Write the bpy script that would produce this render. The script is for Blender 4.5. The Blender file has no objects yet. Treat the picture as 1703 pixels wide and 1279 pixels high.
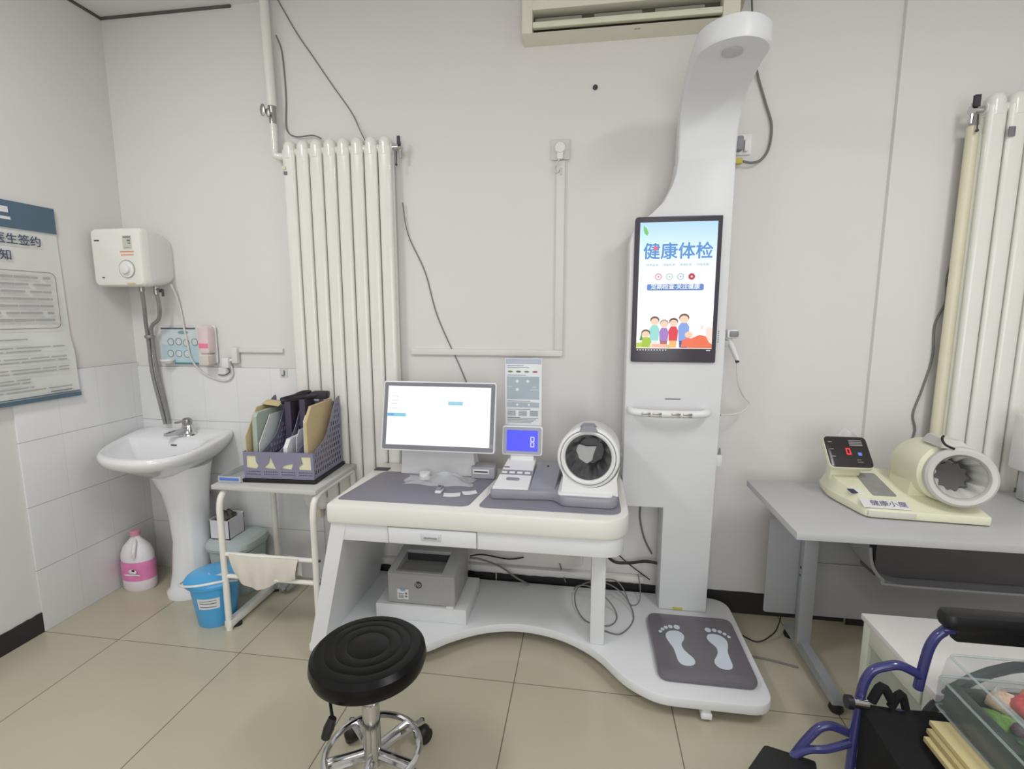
import bpy, bmesh, math, random
from mathutils import Vector, Matrix, Euler
random.seed(7)
S = bpy.context.scene
COL = S.collection
PI = math.pi

# ------------------------------------------------------------ camera, world, lights, exposure
cam_d = bpy.data.cameras.new('camera'); cam = bpy.data.objects.new('camera', cam_d); COL.objects.link(cam)
cam_d.sensor_width = 36.0; cam_d.lens = 836.1 / 1703 * 36.0; cam_d.clip_start = 0.02
YAW, PITCH = math.radians(-8.516), math.radians(8.082)
cam.location = (0, 0, 1.47)
cam.rotation_euler = (PI/2 - PITCH, 0, -YAW)
S.camera = cam
w = bpy.data.worlds.new('world'); S.world = w; w.use_nodes = True
w.node_tree.nodes['Background'].inputs[0].default_value = (0.9, 0.95, 1, 1)
w.node_tree.nodes['Background'].inputs[1].default_value = 0.6
def area(name, loc, sx, sy, power, col, rot=(0, 0, 0)):
    d = bpy.data.lights.new(name, 'AREA'); d.shape = 'RECTANGLE'; d.size = sx; d.size_y = sy; d.energy = power; d.color = col
    o = bpy.data.objects.new(name, d); COL.objects.link(o); o.location = loc; o.rotation_euler = rot
    return o
area('ceiling_light_left', (-1.75, 0.55, 2.93), 0.3, 0.9, 25, (0.985, 0.99, 1.0))
area('ceiling_light_right', (1.35, 0.45, 2.93), 0.3, 0.9, 25, (0.985, 0.99, 1.0))
area('ceiling_light_rear', (0.0, -1.4, 2.93), 1.8, 1.0, 20, (0.985, 0.99, 1.0))
area('added_front_fill', (0.3, -2.17, 1.45), 2.2, 1.5, 37, (0.95, 0.98, 1.0), (PI/2, 0, 0))  # fill lamp added behind the camera to brighten and flatten the lower room
S.view_settings.view_transform = 'Standard'; S.view_settings.look = 'None'
S.view_settings.exposure = 0.0; S.view_settings.gamma = 1.0; S.view_settings.use_curve_mapping = False

# ------------------------------------------------------------ materials
MATS = {}
def srgb(r, g, b):
    f = lambda c: (c/255/12.92) if c/255 <= 0.04045 else ((c/255+0.055)/1.055)**2.4
    return (f(r), f(g), f(b), 1)
def mat(name, rgb, rough=0.5, metal=0.0, var=0.04, scale=8.0, bump=0.0, bscale=60.0, coat=0.0, spec=0.5, trans=0.0, alpha=1.0, emit=None, es=0.0, ior=1.45, dirt=0.0):
    if name in MATS: return MATS[name]
    m = bpy.data.materials.new(name); m.use_nodes = True; nt = m.node_tree; N = nt.nodes; L = nt.links
    b = N['Principled BSDF']; base = srgb(*rgb)
    b.inputs['Roughness'].default_value = rough; b.inputs['Metallic'].default_value = metal
    b.inputs['Specular IOR Level'].default_value = spec; b.inputs['Coat Weight'].default_value = coat
    b.inputs['Transmission Weight'].default_value = trans; b.inputs['Alpha'].default_value = alpha; b.inputs['IOR'].default_value = ior
    tc = N.new('ShaderNodeTexCoord'); no = N.new('ShaderNodeTexNoise'); no.inputs['Scale'].default_value = scale; no.inputs['Detail'].default_value = 4
    L.new(tc.outputs['Object'], no.inputs['Vector'])
    cr = N.new('ShaderNodeValToRGB'); L.new(no.outputs['Fac'], cr.inputs['Fac'])
    k0, k1 = 1-var, 1+var
    cr.color_ramp.elements[0].position = 0.3; cr.color_ramp.elements[1].position = 0.7
    cr.color_ramp.elements[0].color = tuple(min(1, c*k0) for c in base[:3]) + (1,)
    cr.color_ramp.elements[1].color = tuple(min(1, c*k1) for c in base[:3]) + (1,)
    L.new(cr.outputs[0], b.inputs['Base Color'])
    if bump:
        n2 = N.new('ShaderNodeTexNoise'); n2.inputs['Scale'].default_value = bscale; n2.inputs['Detail'].default_value = 3
        L.new(tc.outputs['Object'], n2.inputs['Vector']); bp = N.new('ShaderNodeBump'); bp.inputs['Strength'].default_value = bump; bp.inputs['Distance'].default_value = 0.002
        L.new(n2.outputs['Fac'], bp.inputs['Height']); L.new(bp.outputs[0], b.inputs['Normal'])
    if emit:
        b.inputs['Emission Color'].default_value = srgb(*emit); b.inputs['Emission Strength'].default_value = es
    MATS[name] = m; return m
def glow(name, rgb, s=1.0):
    return mat(name, (8, 8, 8), rough=0.4, var=0, emit=rgb, es=s)
def math_node(nt, op, a, b=None):
    n = nt.nodes.new('ShaderNodeMath'); n.operation = op
    for i, v in enumerate((a, b)):
        if v is None: continue
        if isinstance(v, (int, float)): n.inputs[i].default_value = v
        else: nt.links.new(v, n.inputs[i])
    return n.outputs[0]
def tile_mat(name, rgb, grout, axes, rough=0.3, var=0.03, nscale=3.0, soft2=1.0, bump=0.25, speck=0.0):
    """axes: list of (axis, offset, pitch, line width, strength); object coordinates = world coordinates"""
    m = bpy.data.materials.new(name); m.use_nodes = True; nt = m.node_tree; N = nt.nodes; L = nt.links
    b = N['Principled BSDF']; b.inputs['Roughness'].default_value = rough
    tc = N.new('ShaderNodeTexCoord'); sp = N.new('ShaderNodeSeparateXYZ'); L.new(tc.outputs['Object'], sp.inputs[0])
    tot = None; ids = []
    for ax, off, pitch, lw, st in axes:
        c = math_node(nt, 'DIVIDE', math_node(nt, 'SUBTRACT', sp.outputs[ax], off), pitch)
        ids.append(math_node(nt, 'FLOOR', c))
        fr = math_node(nt, 'FRACT', c)
        d = math_node(nt, 'MULTIPLY', math_node(nt, 'MINIMUM', fr, math_node(nt, 'SUBTRACT', 1.0, fr)), pitch)
        ln = math_node(nt, 'MULTIPLY', math_node(nt, 'LESS_THAN', d, lw/2), st)
        tot = ln if tot is None else math_node(nt, 'MAXIMUM', tot, ln)
    no = N.new('ShaderNodeTexNoise'); no.inputs['Scale'].default_value = nscale; no.inputs['Detail'].default_value = 6; L.new(tc.outputs['Object'], no.inputs['Vector'])
    wn = N.new('ShaderNodeTexWhiteNoise'); cb = N.new('ShaderNodeCombineXYZ')
    L.new(ids[0], cb.inputs[0]); L.new(ids[1], cb.inputs[1]); L.new(cb.outputs[0], wn.inputs['Vector'])
    f = math_node(nt, 'ADD', math_node(nt, 'MULTIPLY', no.outputs['Fac'], 0.6), math_node(nt, 'MULTIPLY', wn.outputs['Value'], 0.4))
    if speck:
        n3 = N.new('ShaderNodeTexNoise'); n3.inputs['Scale'].default_value = 220; L.new(tc.outputs['Object'], n3.inputs['Vector'])
        f = math_node(nt, 'ADD', f, math_node(nt, 'MULTIPLY', math_node(nt, 'SUBTRACT', n3.outputs['Fac'], 0.5), speck))
    cr = N.new('ShaderNodeValToRGB'); L.new(f, cr.inputs['Fac']); base = srgb(*rgb)
    cr.color_ramp.elements[0].position = 0.25; cr.color_ramp.elements[1].position = 0.75
    cr.color_ramp.elements[0].color = tuple(c*(1-var) for c in base[:3]) + (1,)
    cr.color_ramp.elements[1].color = tuple(c*(1+var) for c in base[:3]) + (1,)
    mx = N.new('ShaderNodeMix'); mx.data_type = 'RGBA'; L.new(tot, mx.inputs['Factor']); L.new(cr.outputs[0], mx.inputs['A']); mx.inputs['B'].default_value = srgb(*grout)
    L.new(mx.outputs['Result'], b.inputs['Base Color'])
    bp = N.new('ShaderNodeBump'); bp.inputs['Strength'].default_value = bump; bp.inputs['Distance'].default_value = 0.002; bp.invert = True
    L.new(tot, bp.inputs['Height']); L.new(bp.outputs[0], b.inputs['Normal'])
    return m

# ------------------------------------------------------------ geometry helpers
OFF = {}
def _frame(d):
    d = d.normalized(); a = Vector((0, 0, 1)) if abs(d.z) < 0.9 else Vector((1, 0, 0))
    u = d.cross(a).normalized(); return u, d.cross(u).normalized()
def smooth_pts(pts, n=6, closed=False):
    P = [Vector(p) for p in pts]
    if len(P) < 3: return P
    out = []; m = len(P)
    rng = range(m if closed else m-1)
    for i in rng:
        if closed: p0, p1, p2, p3 = P[i-1], P[i], P[(i+1) % m], P[(i+2) % m]
        else: p0, p1, p2, p3 = P[max(i-1, 0)], P[i], P[i+1], P[min(i+2, m-1)]
        for k in range(n):
            t = k/n
            out.append(0.5*((2*p1)+(-p0+p2)*t+(2*p0-5*p1+4*p2-p3)*t*t+(-p0+3*p1-3*p2+p3)*t**3))
    if not closed: out.append(P[-1])
    return out
def rounded(pts, r, n=5):
    """polygon corner rounding; r a number or a list"""
    out = []; m = len(pts)
    for i in range(m):
        p = Vector(pts[i]); a = Vector(pts[i-1]); b = Vector(pts[(i+1) % m]); rr = r[i] if isinstance(r, (list, tuple)) else r
        if rr <= 1e-6: out.append(tuple(p)); continue
        da = (a-p); db = (b-p); la, lb = da.length, db.length
        t = min(rr, la*0.49, lb*0.49); s = p+da/la*t; e = p+db/lb*t
        for k in range(n+1):
            q = k/n; out.append(tuple(s*(1-q)**2 + p*2*q*(1-q) + e*q*q))
    return out
def rrect(x0, x1, y0, y1, r, n=5):
    return rounded([(x0, y0), (x1, y0), (x1, y1), (x0, y1)], r, n)
class MB:
    def __init__(s): s.bm = bmesh.new()
    def add(s, other, M=None):
        if M is not None: other.transform(M)
        me = bpy.data.meshes.new('t'); other.to_mesh(me); other.free(); s.bm.from_mesh(me); bpy.data.meshes.remove(me); return s
    def addmesh(s, me, M=None):
        b = bmesh.new(); b.from_mesh(me); return s.add(b, M)
    def box(s, x0, x1, y0, y1, z0, z1, bev=0.0, seg=2, M=None):
        b = bmesh.new(); bmesh.ops.create_cube(b, size=1)
        for v in b.verts: v.co = Vector(((x0+x1)/2+v.co.x*(x1-x0), (y0+y1)/2+v.co.y*(y1-y0), (z0+z1)/2+v.co.z*(z1-z0)))
        if bev: bmesh.ops.bevel(b, geom=b.edges[:], offset=bev, segments=seg, affect='EDGES', profile=0.5)
        return s.add(b, M)
    def loft(s, rings, caps=(True, True), closed=True, M=None):
        b = bmesh.new(); R = [[b.verts.new(p) for p in ring] for ring in rings]; n = len(R[0])
        for i in range(len(R)-1):
            for j in range(n if closed else n-1):
                k = (j+1) % n; b.faces.new((R[i][j], R[i][k], R[i+1][k], R[i+1][j]))
        if closed:
            if caps[0]: b.faces.new(list(reversed(R[0])))
            if caps[1]: b.faces.new(R[-1])
        bmesh.ops.recalc_face_normals(b, faces=b.faces[:])
        return s.add(b, M)
    def prism(s, out, a0, a1, axis='z', bev=0.0, M=None):
        """outline (u,v) extruded: z -> (x,y), y -> (x,z), x -> (y,z)"""
        f = {'z': lambda u, v, w: (u, v, w), 'y': lambda u, v, w: (u, w, v), 'x': lambda u, v, w: (w, u, v)}[axis]
        b = bmesh.new(); A = [b.verts.new(f(u, v, a0)) for u, v in out]; B = [b.verts.new(f(u, v, a1)) for u, v in out]; n = len(out)
        fa = b.faces.new(A); fb = b.faces.new(list(reversed(B)))
        for i in range(n): b.faces.new((A[i], B[i], B[(i+1) % n], A[(i+1) % n]))
        bmesh.ops.recalc_face_normals(b, faces=b.faces[:])
        if bev: bmesh.ops.bevel(b, geom=list(set(fa.edges[:]+fb.edges[:])), offset=bev, segments=2, affect='EDGES', profile=0.5)
        bmesh.ops.triangulate(b, faces=[q for q in b.faces if len(q.verts) > 6])
        return s.add(b, M)
    def tube(s, pts, r, n=8, smooth=0, closed=False, caps=True):
        P = smooth_pts(pts, smooth, closed) if smooth else [Vector(p) for p in pts]
        m = len(P); rings = []
        T = [(P[(i+1) % m]-P[i-1]) if closed else (P[min(i+1, m-1)]-P[max(i-1, 0)]) for i in range(m)]
        T = [t.normalized() if t.length > 1e-9 else Vector((0, 0, 1)) for t in T]
        u, v = _frame(T[0])
        for i in range(m):
            if i:
                q = T[i-1].rotation_difference(T[i]); u = q @ u; u = (u-T[i]*u.dot(T[i])).normalized(); v = T[i].cross(u)
            rr = r[min(int(i*len(r)/m), len(r)-1)] if isinstance(r, (list, tuple)) else r
            rings.append([P[i]+(u*math.cos(2*PI*k/n)+v*math.sin(2*PI*k/n))*rr for k in range(n)])
        if closed: rings.append(rings[0])
        return s.loft(rings, (caps and not closed, caps and not closed))
    def cyl(s, p0, p1, r0, r1=None, n=20, bev=0.0):
        r1 = r0 if r1 is None else r1; p0, p1 = Vector(p0), Vector(p1); d = (p1-p0); u, v = _frame(d); dn = d.normalized()
        prof = [(0, r0), (1, r1)] if not bev else None
        rings = []
        pos = [(p0, r0), (p1, r1)] if not bev else [(p0, r0-bev), (p0+dn*bev, r0), (p1-dn*bev, r1), (p1, r1-bev)]
        for c, r in pos: rings.append([c+(u*math.cos(2*PI*k/n)+v*math.sin(2*PI*k/n))*r for k in range(n)])
        return s.loft(rings)
    def lathe(s, prof, c=(0, 0, 0), n=32, axis=(0, 0, 1), sx=1.0, sy=1.0, caps=(True, True)):
        """prof: (r, h) along axis from c"""
        ax = Vector(axis).normalized(); c = Vector(c)
        u, v = ((Vector((1, 0, 0)), Vector((0, 1, 0))) if abs(ax.z) > 0.999 else _frame(ax))
        rings = [[c+ax*h+(u*math.cos(2*PI*k/n)*sx+v*math.sin(2*PI*k/n)*sy)*max(r, 1e-4) for k in range(n)] for r, h in prof]
        return s.loft(rings, caps)
    def sphere(s, c, r, sx=1, sy=1, sz=1, seg=16, M=None):
        b = bmesh.new(); bmesh.ops.create_uvsphere(b, u_segments=seg, v_segments=max(6, seg*2//3), radius=1)
        for v in b.verts: v.co = Vector((c[0]+v.co.x*r*sx, c[1]+v.co.y*r*sy, c[2]+v.co.z*r*sz))
        return s.add(b, M)
    def grid(s, f, nu, nv, thick=0.0):
        b = bmesh.new(); V = [[b.verts.new(f(i/nu, j/nv)) for j in range(nv+1)] for i in range(nu+1)]
        for i in range(nu):
            for j in range(nv): b.faces.new((V[i][j], V[i+1][j], V[i+1][j+1], V[i][j+1]))
        bmesh.ops.recalc_face_normals(b, faces=b.faces[:])
        if thick: bmesh.ops.solidify(b, geom=b.faces[:], thickness=thick)
        return s.add(b)
def finish(name, mb, m, parent=None, off=None, ang=32):
    off = Vector(off) if off is not None else Vector((0, 0, 0))
    b = mb.bm
    if off.length: b.transform(Matrix.Translation(-off))
    lim = math.radians(ang)
    for f in b.faces: f.smooth = True
    for e in b.edges:
        if len(e.link_faces) != 2 or e.calc_face_angle(0) > lim: e.smooth = False
    me = bpy.data.meshes.new(name); b.to_mesh(me); b.free(); me.materials.append(m)
    o = bpy.data.objects.new(name, me); COL.objects.link(o)
    if parent: o.parent = parent
    return o
def thing(name, label, cat, loc=(0, 0, 0), rotz=0, group=None, world=True):
    o = bpy.data.objects.new(name, None); COL.objects.link(o); o.empty_display_size = 0.1
    o.location = loc; o.rotation_euler = (0, 0, rotz); o['label'] = label; o['category'] = cat
    if group: o['group'] = group
    OFF[o.name] = Vector(loc) if (world and not rotz) else Vector((0, 0, 0))
    return o
def part(name, mb, m, parent, label=None, ang=32):
    off = OFF.get(parent.name, Vector((0, 0, 0))); o = finish(name, mb, m, parent, off, ang); OFF[o.name] = off
    if label: o['label'] = label
    return o
def single(name, mb, m, label, cat, loc, group=None, ang=32):
    o = finish(name, mb, m, None, loc, ang); o.location = loc; o['label'] = label; o['category'] = cat
    OFF[o.name] = Vector(loc)
    if group: o['group'] = group
    return o
def struct(name, mb, m, parent=None):
    o = finish(name, mb, m, parent)
    if parent is None: o['kind'] = 'structure'
    return o
def curve_mesh(splines, extrude):
    cu = bpy.data.curves.new('c', 'CURVE'); cu.dimensions = '2D'; cu.fill_mode = 'BOTH'; cu.extrude = extrude
    for pts in splines:
        sp = cu.splines.new('POLY'); sp.points.add(len(pts)-1); sp.use_cyclic_u = True
        for i, p in enumerate(pts): sp.points[i].co = (p[0], p[1], 0, 1)
    o = bpy.data.objects.new('c', cu); me = bpy.data.meshes.new_from_object(o); bpy.data.objects.remove(o); bpy.data.curves.remove(cu)
    return me
def text_mesh(txt, size, extrude=0.0003, bold=0.0, align='CENTER'):
    if bold:
        m = text_mesh(txt, size, extrude, 0, align); b = bmesh.new()
        for k, (dx, dz) in enumerate(((0, 0), (bold, 0), (-bold, 0), (0, bold), (0, -bold))):
            q = bmesh.new(); q.from_mesh(m); q.transform(Matrix.Translation((dx, dz, k*2e-6))); t = bpy.data.meshes.new('t'); q.to_mesh(t); q.free(); b.from_mesh(t)
        b.to_mesh(m); b.free(); return m
    cu = bpy.data.curves.new('t', 'FONT'); cu.body = txt; cu.size = size; cu.extrude = extrude; cu.offset = 0
    cu.align_x = align; cu.align_y = 'CENTER'; cu.resolution_u = 3
    o = bpy.data.objects.new('t', cu); me = bpy.data.meshes.new_from_object(o); bpy.data.objects.remove(o); bpy.data.curves.remove(cu)
    return me
def circ(cx, cy, r, n=20, sx=1, sy=1, rot=0):
    return [(cx+r*sx*math.cos(2*PI*k/n)*math.cos(rot)-r*sy*math.sin(2*PI*k/n)*math.sin(rot), cy+r*sx*math.cos(2*PI*k/n)*math.sin(rot)+r*sy*math.sin(2*PI*k/n)*math.cos(rot)) for k in range(n)]
def plane_M(origin, right, up):
    """maps local x,y,z to right, up, normal (right x up)"""
    r = Vector(right).normalized(); u = Vector(up).normalized(); n = r.cross(u)
    return Matrix(((r.x, u.x, n.x, origin[0]), (r.y, u.y, n.y, origin[1]), (r.z, u.z, n.z, origin[2]), (0, 0, 0, 1)))
def saddle(cx_, cz_, r, hw, zb, y0, y1, zs, n=16):
    o = [(cx_-hw, zb), (cx_+hw, zb), (cx_+hw*.93, zs)]
    a0 = math.acos(max(-1, min(1, (hw*.93)/r))) if hw*.93 < r else 0
    for k in range(n+1):
        a = -.25-(PI-.5)*k/n; o.append((cx_+r*math.cos(a), cz_+r*math.sin(a)))
    o.append((cx_-hw*.93, zs)); return MB().prism(o, y0, y1, 'y', .0)
FRONT = lambda x, y, z: plane_M((x, y, z), (1, 0, 0), (0, 0, 1))     # faces the camera (-y)

# ------------------------------------------------------------ shared materials
wall_m = mat('wall_paint', (222, 219, 217), rough=0.85, var=0.012, scale=1.5, bump=0.15, bscale=25)
ceil_m = mat('ceiling_paint', (226, 226, 224), rough=0.9, var=0.01, scale=2)
black_skirt = mat('black_skirting', (46, 45, 46), rough=0.5, var=0.1)
rad_m = mat('radiator_enamel', (230, 229, 222), rough=0.25, var=0.015, coat=0.3)
rad_yellow = mat('yellowed_enamel', (222, 216, 192), rough=0.35, var=0.03)
kiosk_m = mat('kiosk_white', (222, 223, 225), rough=0.38, var=0.008)
desk_beige = mat('desk_warm_white', (227, 225, 219), rough=0.35, var=0.01)
desk_grey = mat('desk_grey_mat', (128, 126, 138), rough=0.45, var=0.02, bump=0.1, bscale=200)
white_pl = mat('white_plastic', (228, 228, 228), rough=0.35, var=0.01)
grey_pl = mat('mid_grey_plastic', (138, 138, 145), rough=0.45, var=0.02)
dark_pl = mat('dark_grey_plastic', (62, 60, 66), rough=0.45, var=0.04)
black_pl = mat('black_plastic', (24, 24, 25), rough=0.45, var=0.1)
black_cloth = mat('black_cloth', (14, 14, 16), rough=0.9, var=0.25, scale=40, bump=0.5, bscale=300)
chrome = mat('chrome', (205, 205, 208), rough=0.12, metal=1.0, var=0.01)
steel = mat('brushed_steel', (170, 168, 165), rough=0.32, metal=1.0, var=0.04)
ceramic = mat('white_ceramic', (232, 232, 234), rough=0.1, var=0.006, coat=0.6)
paper = mat('paper_white', (224, 225, 228), rough=0.8, var=0.02)
grey_cable = mat('grey_cable', (120, 118, 116), rough=0.6)
white_cable = mat('white_cable', (214, 213, 210), rough=0.5)
black_cable = mat('black_cable', (35, 34, 34), rough=0.5)
clear_pl = mat('clear_plastic', (235, 240, 240), rough=0.08, trans=1.0, ior=1.15, var=0.0)
cart_m = mat('cart_enamel', (230, 228, 221), rough=0.35, var=0.02)
cream = mat('cream_plastic', (226, 225, 198), rough=0.4, var=0.015)
ink = mat('printed_ink_grey', (120, 122, 126), rough=0.8, var=0.05)
ink_dark = mat('printed_ink_dark', (70, 72, 80), rough=0.8, var=0.05)

# ------------------------------------------------------------ room
floor_m = tile_mat('floor_tiles', (187, 180, 159), (100, 92, 76), [(0, -2.08, 0.6055, 0.004, 0.9), (1, 1.812, 0.65, 0.004, 0.75)], rough=0.22, var=0.05, nscale=2.5, speck=0.25, bump=0.3)
XL, XR, YB, YF, ZC, XT = -2.48, 2.75, 2.45, -2.3, 2.955, -1.41
struct('floor', MB().box(XL-.1, XR+.1, YF-.1, YB+.1, -0.1, 0), floor_m)
struct('ceiling', MB().box(XL-.1, XR+.1, YF-.1, YB+.1, ZC, ZC+.1), ceil_m)
struct('wall_back', MB().box(XL-.1, 1.245, YB, YB+.1, 0, ZC), wall_m)
struct('wall_back_pier', MB().box(1.245, XR, YB-.022, YB+.1, 0, ZC, 0.004), wall_m)
struct('wall_left', MB().box(XL-.1, XL, YF, YB, 0, ZC), wall_m)
struct('wall_right', MB().box(XR, XR+.1, YF, YB+.1, 0, ZC), wall_m)
struct('wall_front', MB().box(XL-.1, XR+.1, YF-.1, YF, 0, ZC), wall_m)
b = MB()
for xa, xb, za, zb_ in ((-.85, 1.45, .66, .70), (-.85, 1.45, 2.20, 2.24), (-.85, -.81, .70, 2.20), (1.41, 1.45, .70, 2.20), (.28, .32, .70, 2.20)): b.box(xa, xb, YF, YF+.03, za, zb_, .003)
wn_ = struct('added_window', b, wall_m)  # unseen frame and glass, made up to go with the added fill lamp
struct('added_window_glass', MB().box(-.81, 1.41, YF+.005, YF+.012, .70, 2.20), mat('added_window_glass', (220, 228, 232), rough=.05, coat=.5), wn_)
wt_b = tile_mat('wall_tiles_back', (224, 224, 224), (150, 149, 150), [(2, -0.02, 0.3, 0.003, 0.8), (0, -2.47, 0.2, 0.0022, 0.22)], rough=0.18, var=0.012, bump=0.2)
wt_l = tile_mat('wall_tiles_left', (224, 224, 225), (150, 149, 150), [(2, 0.0, 0.3, 0.003, 0.8), (1, 1.80, 0.2, 0.0022, 0.22)], rough=0.18, var=0.012, bump=0.2)
struct('wall_tiling_back', MB().box(XL, XT, YB-.008, YB, 0, 1.18, 0.001), wt_b)
struct('wall_tiling_left', MB().box(XL, XL+.01, 1.812, YB, 0, 1.2, 0.001), wt_l)
# rough painted top edge of the dark skirting
def skirt(x0, x1, z0, z1, seed):
    rnd = random.Random(seed); n = max(4, int(abs(x1-x0)/0.02)); top = [(x0+(x1-x0)*i/n, z1+rnd.uniform(-.002, .002)) for i in range(n+1)]
    return [(x0, z0), (x1, z0)] + list(reversed(top))
struct('baseboard_back', MB().prism(skirt(XT, 1.245, 0, .112, 1), YB-.006, YB+.002, 'y'), black_skirt)
struct('baseboard_back_pier', MB().prism(skirt(1.245, XR, 0, .112, 2), YB-.028, YB-.02, 'y'), black_skirt)
struct('baseboard_left', MB().prism(skirt(YF, 1.812, 0, .095, 3), XL-.002, XL+.008, 'x'), black_skirt)
# dark sooty seam where the ceiling meets the walls
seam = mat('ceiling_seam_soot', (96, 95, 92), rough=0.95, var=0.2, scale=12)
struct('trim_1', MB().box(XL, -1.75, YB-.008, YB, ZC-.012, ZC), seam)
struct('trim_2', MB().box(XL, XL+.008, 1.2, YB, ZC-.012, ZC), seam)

# ------------------------------------------------------------ radiators
def radiator(x0, n, pitch, yf, ztop, zbot, label, first_valve, thick=0.07):
    t = thing('column_radiator', label, 'radiator', (x0+n*pitch/2, yf+thick/2, zbot))
    yc = yf+thick/2; r = 0.0305; slim = 0.026
    for i in range(n):
        xc = x0+pitch*(i+.5); mb = MB()
        for yy in (yf+0.02, yf+thick-0.02):
            mb.loft([[(xc+pitch*.462*math.copysign(abs(math.cos(2*PI*k/24))**.62, math.cos(2*PI*k/24)), yy+0.018*math.copysign(abs(math.sin(2*PI*k/24))**.8, math.sin(2*PI*k/24)), z) for k in range(24)] for z in (zbot+.05, ztop-.05)], (True, True))
        # rounded heads joining front and rear tubes
        for zc in (ztop-.055, zbot+.055):
            d = 1 if zc > 1 else -1
            rings = []
            for q in range(7):
                a = q/6*PI/2; k0 = math.cos(a)*.98+.02
                rings.append([(xc+r*1.03*k0*math.copysign(abs(math.cos(2*PI*k/24))**.8, math.cos(2*PI*k/24)), yc+(thick/2)*(.35+.65*k0)*math.copysign(abs(math.sin(2*PI*k/24))**.8, math.sin(2*PI*k/24)), zc+d*(.02+.035*math.sin(a))) for k in range(24)])
            rings.insert(0, [(p[0], p[1], zc-d*.03) for p in rings[0]])
            mb.loft(rings)
            mb.cyl((xc-pitch/2, yc, zc), (xc+pitch/2, yc, zc), 0.021, n=14)
        part('radiator_column', mb, rad_m, t)
    return t
rL = radiator(-1.487, 8, 0.0697, 2.368, 2.298, 0.43, 'cream column radiator of eight tubes behind the file rack cart', 1)
# bleed valve at its upper right
def bleed(root, x, y, z, s=1):
    v = MB().cyl((x, y, z), (x+s*.03, y, z), .013, n=12).cyl((x+s*.03, y, z), (x+s*.045, y, z), .017, n=6).cyl((x+s*.038, y, z-.012), (x+s*.038, y, z-.05), .007, n=10)
    v.cyl((x+s*.038, y-.002, z), (x+s*.038, y-.002, z+.024), .007, n=10)
    p = part('bleed_valve', v, chrome, root, 'chrome air bleed valve')
    part('valve_handle', MB().box(x+s*.028, x+s*.044, y-.022, y-.012, z+.008, z+.046, .003), dark_pl, p, 'dark valve handle')
    h = MB(); h.tube([(x+s*.022, y-.01, z-.02), (x+s*.02, y-.012, z-.075)], .0028); h.sphere((x+s*.02, y-.012, z-.08), .006)
    part('key_stem', h, dark_pl, p)
bleed(rL, -.93, 2.40, 2.245)
part('rating_label', MB().box(-1.474, -1.458, 2.365, 2.3685, 2.135, 2.15), ink, rL, 'small grey printed label')
part('rating_label', MB().box(-1.482, -1.464, 2.365, 2.3685, 2.16, 2.175), rad_yellow, rL)
part('bracket_plate', MB().box(-1.45, -1.395, 2.39, 2.43, .38, .46, .004), rad_yellow, rL, 'yellowed lower bracket')
rR = radiator(1.505, 9, 0.071, 2.30, 2.31, 0.70, 'column radiator at the right edge behind the cream pressure monitor', -1)
bleed(rR, 1.505, 2.337, 2.255, -1)
part('rating_label', MB().box(1.575, 1.598, 2.295, 2.2985, 2.14, 2.175), ink, rR, 'small grey printed label')
part('end_pipe', MB().tube([(1.49, 2.36, .55), (1.492, 2.36, 2.2)], .021, 14), rad_yellow, rR, 'yellowed end tube')

# heating pipe
hp = thing('heating_pipe', 'white vertical heating pipe running from ceiling to the left radiator', 'pipe', (-1.535, 2.40, 2.2))
part('riser', MB().cyl((-1.545, 2.40, 2.955), (-1.535, 2.40, 2.46), .022, n=18), rad_m, hp)
part('stop_valve', MB().cyl((-1.535, 2.40, 2.375), (-1.535, 2.40, 2.47), .0165, n=14).cyl((-1.535, 2.40, 2.42), (-1.54, 2.355, 2.425), .010, n=10).sphere((-1.552, 2.35, 2.428), .013, 1.1, .4, 2.2).sphere((-1.526, 2.35, 2.415), .011, 1.0, .4, 1.9), steel, hp, 'steel stop valve with butterfly handle')
part('elbow', MB().tube([(-1.535, 2.40, 2.38), (-1.533, 2.40, 2.27), (-1.528, 2.395, 2.235), (-1.50, 2.40, 2.228), (-1.46, 2.403, 2.228)], .0175, 14, smooth=4), rad_m, hp)

def cable(name, pts, r, m, label, cat='cable', n=6, sm=6):
    loc = pts[0]; return single(name, MB().tube(pts, r, n, smooth=sm), m, label, cat, loc)
cable('thin_cable', [(-1.50, 2.445, 2.955), (-1.41, 2.445, 2.80), (-1.34, 2.445, 2.70), (-1.25, 2.445, 2.57), (-1.15, 2.445, 2.43), (-1.10, 2.42, 2.34), (-1.06, 2.42, 2.26)], .0028, grey_cable, 'thin grey wire slanting from ceiling down to the left radiator top')
cable('thin_cable', [(-1.52, 2.445, 2.80), (-1.495, 2.445, 2.73), (-1.487, 2.445, 2.6), (-1.487, 2.445, 2.5), (-1.49, 2.44, 2.37), (-1.44, 2.435, 2.33), (-1.35, 2.43, 2.33), (-1.30, 2.42, 2.31)], .0032, grey_cable, 'thin grey wire hanging down beside the white heating pipe')
cable('thin_cable', [(-.90, 2.43, 2.0), (-.88, 2.44, 1.85), (-.80, 2.445, 1.67), (-.74, 2.445, 1.45), (-.62, 2.445, 1.18), (-.56, 2.445, 1.02)], .0028, grey_cable, 'thin wire hanging from left radiator edge down behind the computer screen')

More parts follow.
